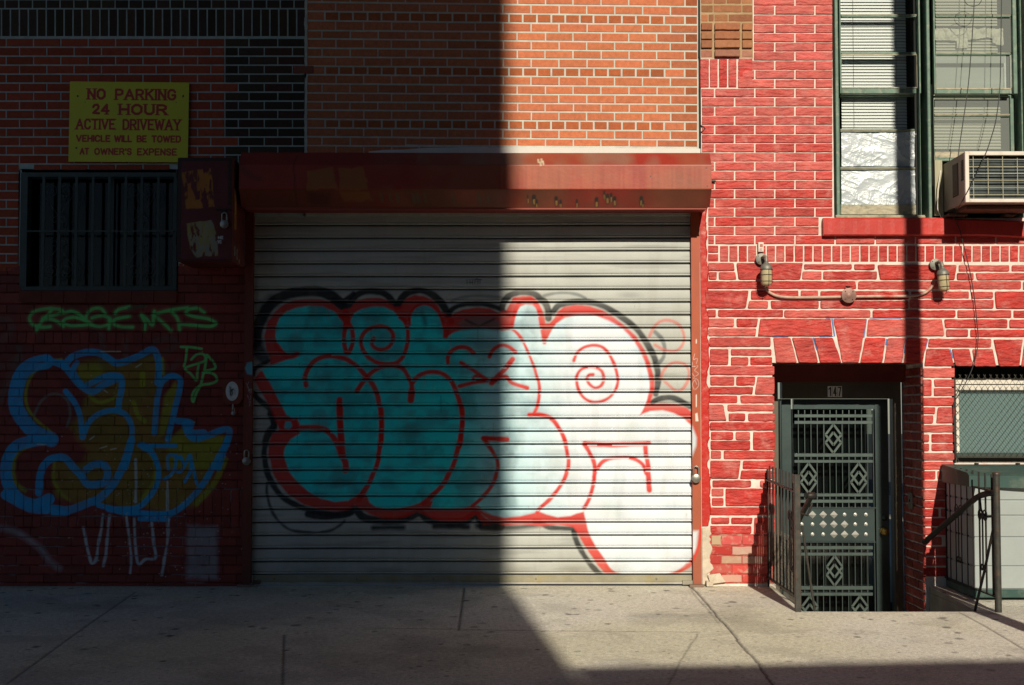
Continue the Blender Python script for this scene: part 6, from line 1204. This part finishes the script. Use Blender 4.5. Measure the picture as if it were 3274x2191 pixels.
# white tag above the left lamp
x0_, z1_ = P(2424, 775, -.03); x1_, z0_ = P(2442, 806, -.03); tg = thing('wall_tag', (x0_, 0, z0_), 'small whitish plastic tag box above the left caged lamp', 'tag box')
mb = MB(); mb.box(x0_, x1_, -.034, -.012, z0_, z1_, bev=.003); mb.build('tag_body', M['ac_white'], tg); mb = MB(); mb.box(x0_ + .012, x1_ - .008, -.0355, -.0342, z0_ + .038, z1_ - .014); 
for k in range(3): mb.box(x0_ + .010, x1_ - .012 - .004 * (k % 2), -.0355, -.0342, z0_ + .008 + .008 * k, z0_ + .011 + .008 * k)
mb.build('tag_print', mat('tag_print', (.45, .16, .12), .6), tg)
mb = MB(); x, z = P(2289, 580, -.02); mb.tube([(PX(2276), -.02, z), (PX(2292), -.02, z)], .008, 8); st_ = mb.build('pipe_stub', M['iron'], None); tag(st_, 'short rusty pipe stub sticking out right of the shutter housing', 'pipe stub')

# ================================================================ CABLES
def cable(px, lab, r=.0036, y=-.10, loop=False):
    p = [P(a, b, yy if len(q) > 2 else y) for q in px for a, b, yy in [(q + (y,))[:3]]]; pts_ = [(x, (q + (y,))[2], z) for (x, z), q in zip(p, px)]
    cs = []; 
    for k in range(len(pts_) - 1):
        a = Vector(pts_[max(k - 1, 0)]); b = Vector(pts_[k]); c = Vector(pts_[k + 1]); e = Vector(pts_[min(k + 2, len(pts_) - 1)])
        for i in range(5): t = i / 5; cs.append(.5 * (2 * b + (c - a) * t + (2 * a - 5 * b + 4 * c - e) * t * t + (3 * b - a - 3 * c + e) * t ** 3))
    cs.append(Vector(pts_[-1])); o0 = cs[0]; t = thing('hanging_cable', tuple(cs[-1]), lab, 'cable', 'thin cables hanging in front of the windows'); mb = MB(); mb.tube(cs, r, 6); mb.build('cord', M['cable'], t); return t
c1 = cable([(3123, -260), (3117, -100), (3115, 0), (3108, 120), (3096, 270), (3079, 390), (3066, 480), (3057, 560, -.12), (3053, 640, -.11), (3052, 690, -.09), (3058, 712, -.075), (3068, 735, -.07), (3080, 780, -.05), (3092, 830, -.045), (3105, 890, -.04), (3116, 960, -.04), (3124, 1040, -.04), (3127, 1080, -.04), (3121, 1135, -.04), (3102, 1195, -.035), (3075, 1245, -.03), (3057, 1275, -.03), (3048, 1300, -.03), (3051, 1345, -.03), (3052, 1400, -.03), (3056, 1450, -.03), (3066, 1476, -.02)], 'long thin cable from the upper window down past the lamp to the wire screen')
c2 = cable([(3205, -260), (3202, 0), (3199, 200), (3196, 290), (3184, 385, -.2), (3166, 450, -.35), (3150, 495, -.47), (3120, 560, -.48), (3094, 612, -.48), (3070, 655, -.3), (3054, 686, -.12), (3049, 700, -.09)], 'thin cable curving across the front of the air conditioner grille')
mb = MB(); cx, cz = P(3110, -2, -.10); mb.tube([(cx + .066 * math.cos(a), -.105, cz + .057 * math.sin(a)) for a in [6.2832 * k / 30 for k in range(31)]], .0028, 6, closed=True); mb.build('cable_loop', M['cable'], c1)

# ================================================================ STORAGE BIN
yb = -.69; bx = PX(3104, yb); (_, bz1), (_, bz0) = P(3104, 1552, yb), P(3104, 1913, yb)
bn = thing('storage_bin', (bx, -.3, bz0), 'large grey plastic storage bin with green lid behind the right railing', 'storage bin')
W_ = 1.15; body = (.50, .52, .50)
mb = MB(); zt = bz1; hs = [bz0 + .062]
for py in (1812, 1719, 1650, 1601): hs.append(PZ(py, yb))
hs.append(PZ(1548, yb))
for k, (a, b) in enumerate(zip(hs[:-1], hs[1:])): mb.box(bx + .012, bx + W_ - .012, yb + .012, -.04, a + .003, b - .003, bev=.006)
mb.box(bx + .02, bx + W_ - .02, yb + .02, -.05, bz0 + .05, hs[-1]); mb.build('body_panels', M['bin_body'], bn)
mb = MB(); mb.box(bx + .004, bx + W_ - .004, yb + .004, -.034, bz0, bz0 + .062, bev=.008); mb.build('base', M['bin_lid'], bn)
zl0, zl1 = PZ(1556, yb), PZ(1516, yb); zr = PZ(1485, -.04)
mb = MB(); n_ = 14; V = []; x0, x1 = bx - .02, bx + W_ + .02
for k in range(n_ + 1):
    x = x0 + (x1 - x0) * k / n_; bow = .045 * math.sin(math.pi * min(1, max(0, k / n_))) * 1.0; sag = -.012 * math.sin(math.pi * k / n_)
    V += [(x, -.03, zr), (x, yb + .04 - bow, zl1 + .008 + sag * 0), (x, yb + .0 - bow, zl1 - .012), (x, yb + .0 - bow, zl0 + sag), (x, yb + .03 - bow, zl0 + sag), (x, -.03, zl0)]
F = [(k * 6 + j, k * 6 + (j + 1) % 6, (k + 1) * 6 + (j + 1) % 6, (k + 1) * 6 + j) for k in range(n_) for j in range(6)] + [tuple(range(6))[::-1], tuple(n_ * 6 + j for j in range(6))]
mb.add(V, F); lid = mb.build('lid', M['bin_lid'], bn)
for px in (3122, 3254): x, z = P(px, 1488, -.08); mb = MB(); mb.box(x - .012, x + .012, -.10, -.06, zr - .002, zr + .012, bev=.002); mb.build('lid_hinge', M['iron'], lid)

# ================================================================ RAILINGS
def scroll(mb, x, y, z, r, sy, sz, L):
    """a C-scroll in the plane x = const: curl on top, long tail down to a small curl"""
    n_ = 20; top = [(x, y + sy * (r + r * (1 - .7 * k / n_) * math.cos(math.pi + sz * 1.25 * 6.2832 * k / n_) ), z + r * (1 - .7 * k / n_) * math.sin(math.pi * 1 + 1.25 * 6.2832 * k / n_) * -1) for k in range(n_ + 1)]
    r2 = r * .55; bot = [(x, y + sy * (-.0 + r2 * (1 - (1 - .6 * k / 12) * math.cos(6.2832 * .9 * k / 12)) * .9), z - L - r2 * (1 - .5 * k / 12) * math.sin(6.2832 * .9 * k / 12)) for k in range(13)]
    mb.tube(top[::-1] + bot, .0058, 5)
def railing(xr, d, lab, round_post, right):
    t = thing('stair_railing', (xr, -.6, -.03), lab, 'railing', 'wrought iron railings beside the sunken entrance')
    zt0, zt1, zb = .815, .785, .065
    mb = MB(); mb.bar((xr, -.005, zt0), (xr, -d + .02, zt1), .010, .032); mb.build('top_rail', M['iron'], t)
    mb = MB(); mb.bar((xr, -.005, zb + .005), (xr, -d + .02, zb), .010, .028); mb.build('bottom_rail', M['iron'], t)
    zg = -SLOPE * d
    mb = MB()
    if round_post: mb.tube([(xr, -d, zg - .01), (xr, -d, .905)], .0235, 16); mb.lathe((xr, -d, .904), (0, 0, 1), [(0, .027), (.012, .027), (.018, .02), (.020, .002)], 16)
    else: mb.box(xr - .0205, xr + .0205, -d - .0205, -d + .0205, zg - .01, .905, bev=.003)
    mb.build('post', M['iron_grey'], t)
    mb = MB(); mb.bar((xr, -.03, .0), (xr, -.03, .90), .014, .014, up=(0, 1, 0)); mb.build('end_bar', M['iron'], t)
    for k in range(8):
        y = -.13 - .135 * k if right else -.12 - .128 * k; mb = MB(); zz = zt0 - (zt0 - zt1) * (-y / d); mb.bar((xr, y, zb), (xr, y, zz + .115), .011, .011, up=(0, 1, 0)); mb.build('baluster', M['iron'], t)
    for y in ((-.19, -.93) if not right else (-.33, -.87)):
        mb = MB()
        for sy in (-1, 1): scroll(mb, xr, y + sy * .004, .60, .050, sy, 1, .36)
        mb.build('scroll', M['iron'], t)
    return t
rl = railing(1.965, 1.15, 'left iron railing with square post and wire mesh on its lower half', False, False)
rr_ = railing(3.335, 1.17, 'right iron railing with round post in front of the grey storage bin', True, True)
mb = MB(); y = -.02
x = 1.965 + .009
def clipseg(y0, z0, y1, z1, ya, yb, zlo, zhi):
    s0, s1 = 0.0, 1.0
    for p, dlt, lo, hi in ((y0, y1 - y0, ya, yb), (z0, z1 - z0, zlo, zhi)):
        if abs(dlt) < 1e-9: continue
        a, b = (lo - p) / dlt, (hi - p) / dlt; a, b = min(a, b), max(a, b); s0, s1 = max(s0, a), min(s1, b)
    return (s0, s1) if s1 > s0 else None
for k in range(-20, 40):
    for sg in (1, -1):
        y0 = -1.13 + k * .036; y1 = y0 + .40 * sg; c = clipseg(y0, .0, y1, .50, -1.13, -.03, -.02, .46)
        if c: a, b = c; mb.tube([(x, y0 + (y1 - y0) * a, .50 * a), (x, y0 + (y1 - y0) * b, .50 * b)], .0012, 3)
mb.build('mesh_panel', mat('pale_mesh', (.30, .26, .20), .6, metal=.3), rl)
# handrails
mb = MB(); mb.tube([(2.03, -1.12, .76), (2.075, -1.10, .755), (2.09, -1.02, .745), (2.09, -.30, .42), (2.09, -.28, .36), (2.09, -.28, -.55)], .019, 12); mb.lathe((2.07, -1.13, .757), (1, .2, 0), [(-.03, .018), (-.02, .024), (.02, .026), (.035, .014), (.037, .002)], 14); mb.tube([(1.985, -1.15, .64), (2.04, -1.13, .62), (2.08, -1.10, .70)], .008, 8); mb.build('handrail', M['iron'], rl)
mb = MB(); mb.tube([(2.005, -1.12, .55), (2.11, -1.06, -.12)], .0085, 8); mb.build('brace_rod', M['iron_grey'], rl)
mb = MB(); pr = [(3.32, -1.17, .775), (3.29, -1.14, .775), (3.262, -1.06, .755), (3.247, -.99, .73), (3.178, -.09, .372), (3.172, -.05, .345), (3.170, -.004, .34)]; mb.tube([tuple(p) for p in pr], .0215, 12); mb.build('handrail', M['iron'], rr_)
mb = MB(); mb.tube([(3.315, -1.17, .62), (3.27, -1.12, .61), (3.255, -1.08, .66), (3.255, -1.06, .735)], .009, 8); mb.build('bracket', M['iron'], rr_)
mb = MB(); mb.tube([(3.325, -1.14, .56), (3.27, -1.10, .25), (3.19, -1.10, -.06)], .010, 8); mb.build('brace_rod', M['iron'], rr_)

# ================================================================ across the street and at the kerb: shadow casters, plus unseen trees added to block sky
def far_block(name, x0, x1, h, lab, floors, rot=0.0, y=-17.0, px=0.0):
    t = thing(name, (px, y, -.13), lab, 'building'); mb = MB(); mb.box(x0, x1, y - 8, y, -.13, h); mb.build('wall', M['facade'], t)
    mb = MB(); mb.box(x0 - .0, x1 + .0, y + .002, y + .12, h - .45, h + .0); mb.build('cornice', M['cornice'], t)
    n = int((x1 - x0) / 2.2)
    for f_ in range(floors):
        for k in range(n):
            a = x0 + 1.0 + k * 2.2; z = 1.0 + f_ * 3.0
            if z + 1.7 > h - .6 or abs(a) > 11: continue
            mb = MB(); mb.box(a, a + 1.0, y + .003, y + .05, z, z + 1.6); w = mb.build('window', M['cornice'], t); mb = MB(); mb.box(a + .08, a + .92, y + .051, y + .06, z + .08, z + 1.52); mb.build('pane', M['glass_dark'], w)
    t.rotation_euler.z = rot; return t
CORNER = 1.935
far_block('tall_brick_building', -6.5, CORNER, 24, 'tall brown brick building across the street, casting the wide shadow', 5)
far_block('low_brick_building', CORNER + .01, 8.3, 7.97, 'low brown brick building across the street beside the tall one', 2, R(5), px=CORNER)
far_block('corner_brick_building', 8.6, 34, 24.0, 'tall brown brick building across the street, right of the low one', 5)
up = thing('utility_pole', (3.60, -4.35, -.27), 'round wooden utility pole at the kerb casting the vertical shadow', 'pole')
mb = MB(); mb.tube([(3.60, -4.35, -.28), (3.60, -4.35, 4), (3.60, -4.35, 11.5)], [.074, .070, .062], 16); mb.build('shaft', M['wood'], up)
mb = MB(); mb.box(3.05, 4.15, -4.47, -4.41, 10.6, 10.7); mb.build('crossarm', M['wood'], up)

def sky_block_tree(tx, ty, c, rad, n, lab):  # unseen trees added to block sky light, crowns kept above the sun rays
    t = thing('sky_block_tree', (tx, ty, -.13), lab, 'tree', 'unseen trees added to block sky light'); rt = random.Random(int(tx * 10) + 99)
    mb = MB(); mb.tube([(tx, ty, -.15), (tx + .1, ty, 3), (tx + .3, ty - .2, 6.2), (c[0] * .5 + tx * .5, c[1] * .5 + ty * .5, 9)], [.2, .16, .13, .08], 12)
    for k in range(9):
        a = rt.uniform(0, 6.28); e = (c[0] + rad[0] * .7 * math.cos(a), c[1] + rad[1] * .7 * math.sin(a), c[2] + rt.uniform(-.2, .5) * rad[2]); mb.tube([(tx + .3, ty - .2, 6.3 + k * .12), ((tx + e[0]) / 2, (ty + e[1]) / 2, 8.8), e], [.08, .05, .02], 6)
    mb.build('trunk', M['bark'], t); V = []; F = []
    while len(F) < n:
        a, b, r = rt.uniform(0, 6.283), rt.uniform(-1, 1), rt.uniform(.2, 1) ** .5; s = math.sqrt(1 - b * b); x, y, z = c[0] + rad[0] * r * s * math.cos(a), c[1] + rad[1] * r * s * math.sin(a), c[2] + rad[2] * r * b
        if z < 5.6 - .58 * y or y > -1.0 or math.sin(x * 2.1 + y) * math.sin(y * 1.9 - z) * math.sin(z * 2.3 + x * .7) > .35: continue
        u = Vector((rt.gauss(0, 1), rt.gauss(0, 1), rt.gauss(0, .5))).normalized(); w = u.orthogonal().normalized(); q = rt.uniform(.10, .24); p = Vector((x, y, z)); k = len(V); V += [p - u * q - w * q * .6, p + u * q - w * q * .6, p + u * q + w * q * .6, p - u * q + w * q * .6]; F.append((k, k + 1, k + 2, k + 3))
    mesh_np('crown', [tuple(v) for v in V], F, M['leaf'], t)
sky_block_tree(-3.6, -4.7, (-3.0, -6.4, 11.6), (6.5, 5.0, 3.6), 9000, 'unseen leafy tree added left of the camera view to block sky light')
sky_block_tree(8.2, -4.7, (6.2, -6.6, 12.0), (5.0, 4.6, 3.6), 7000, 'unseen leafy tree added right of the utility pole to block sky light')
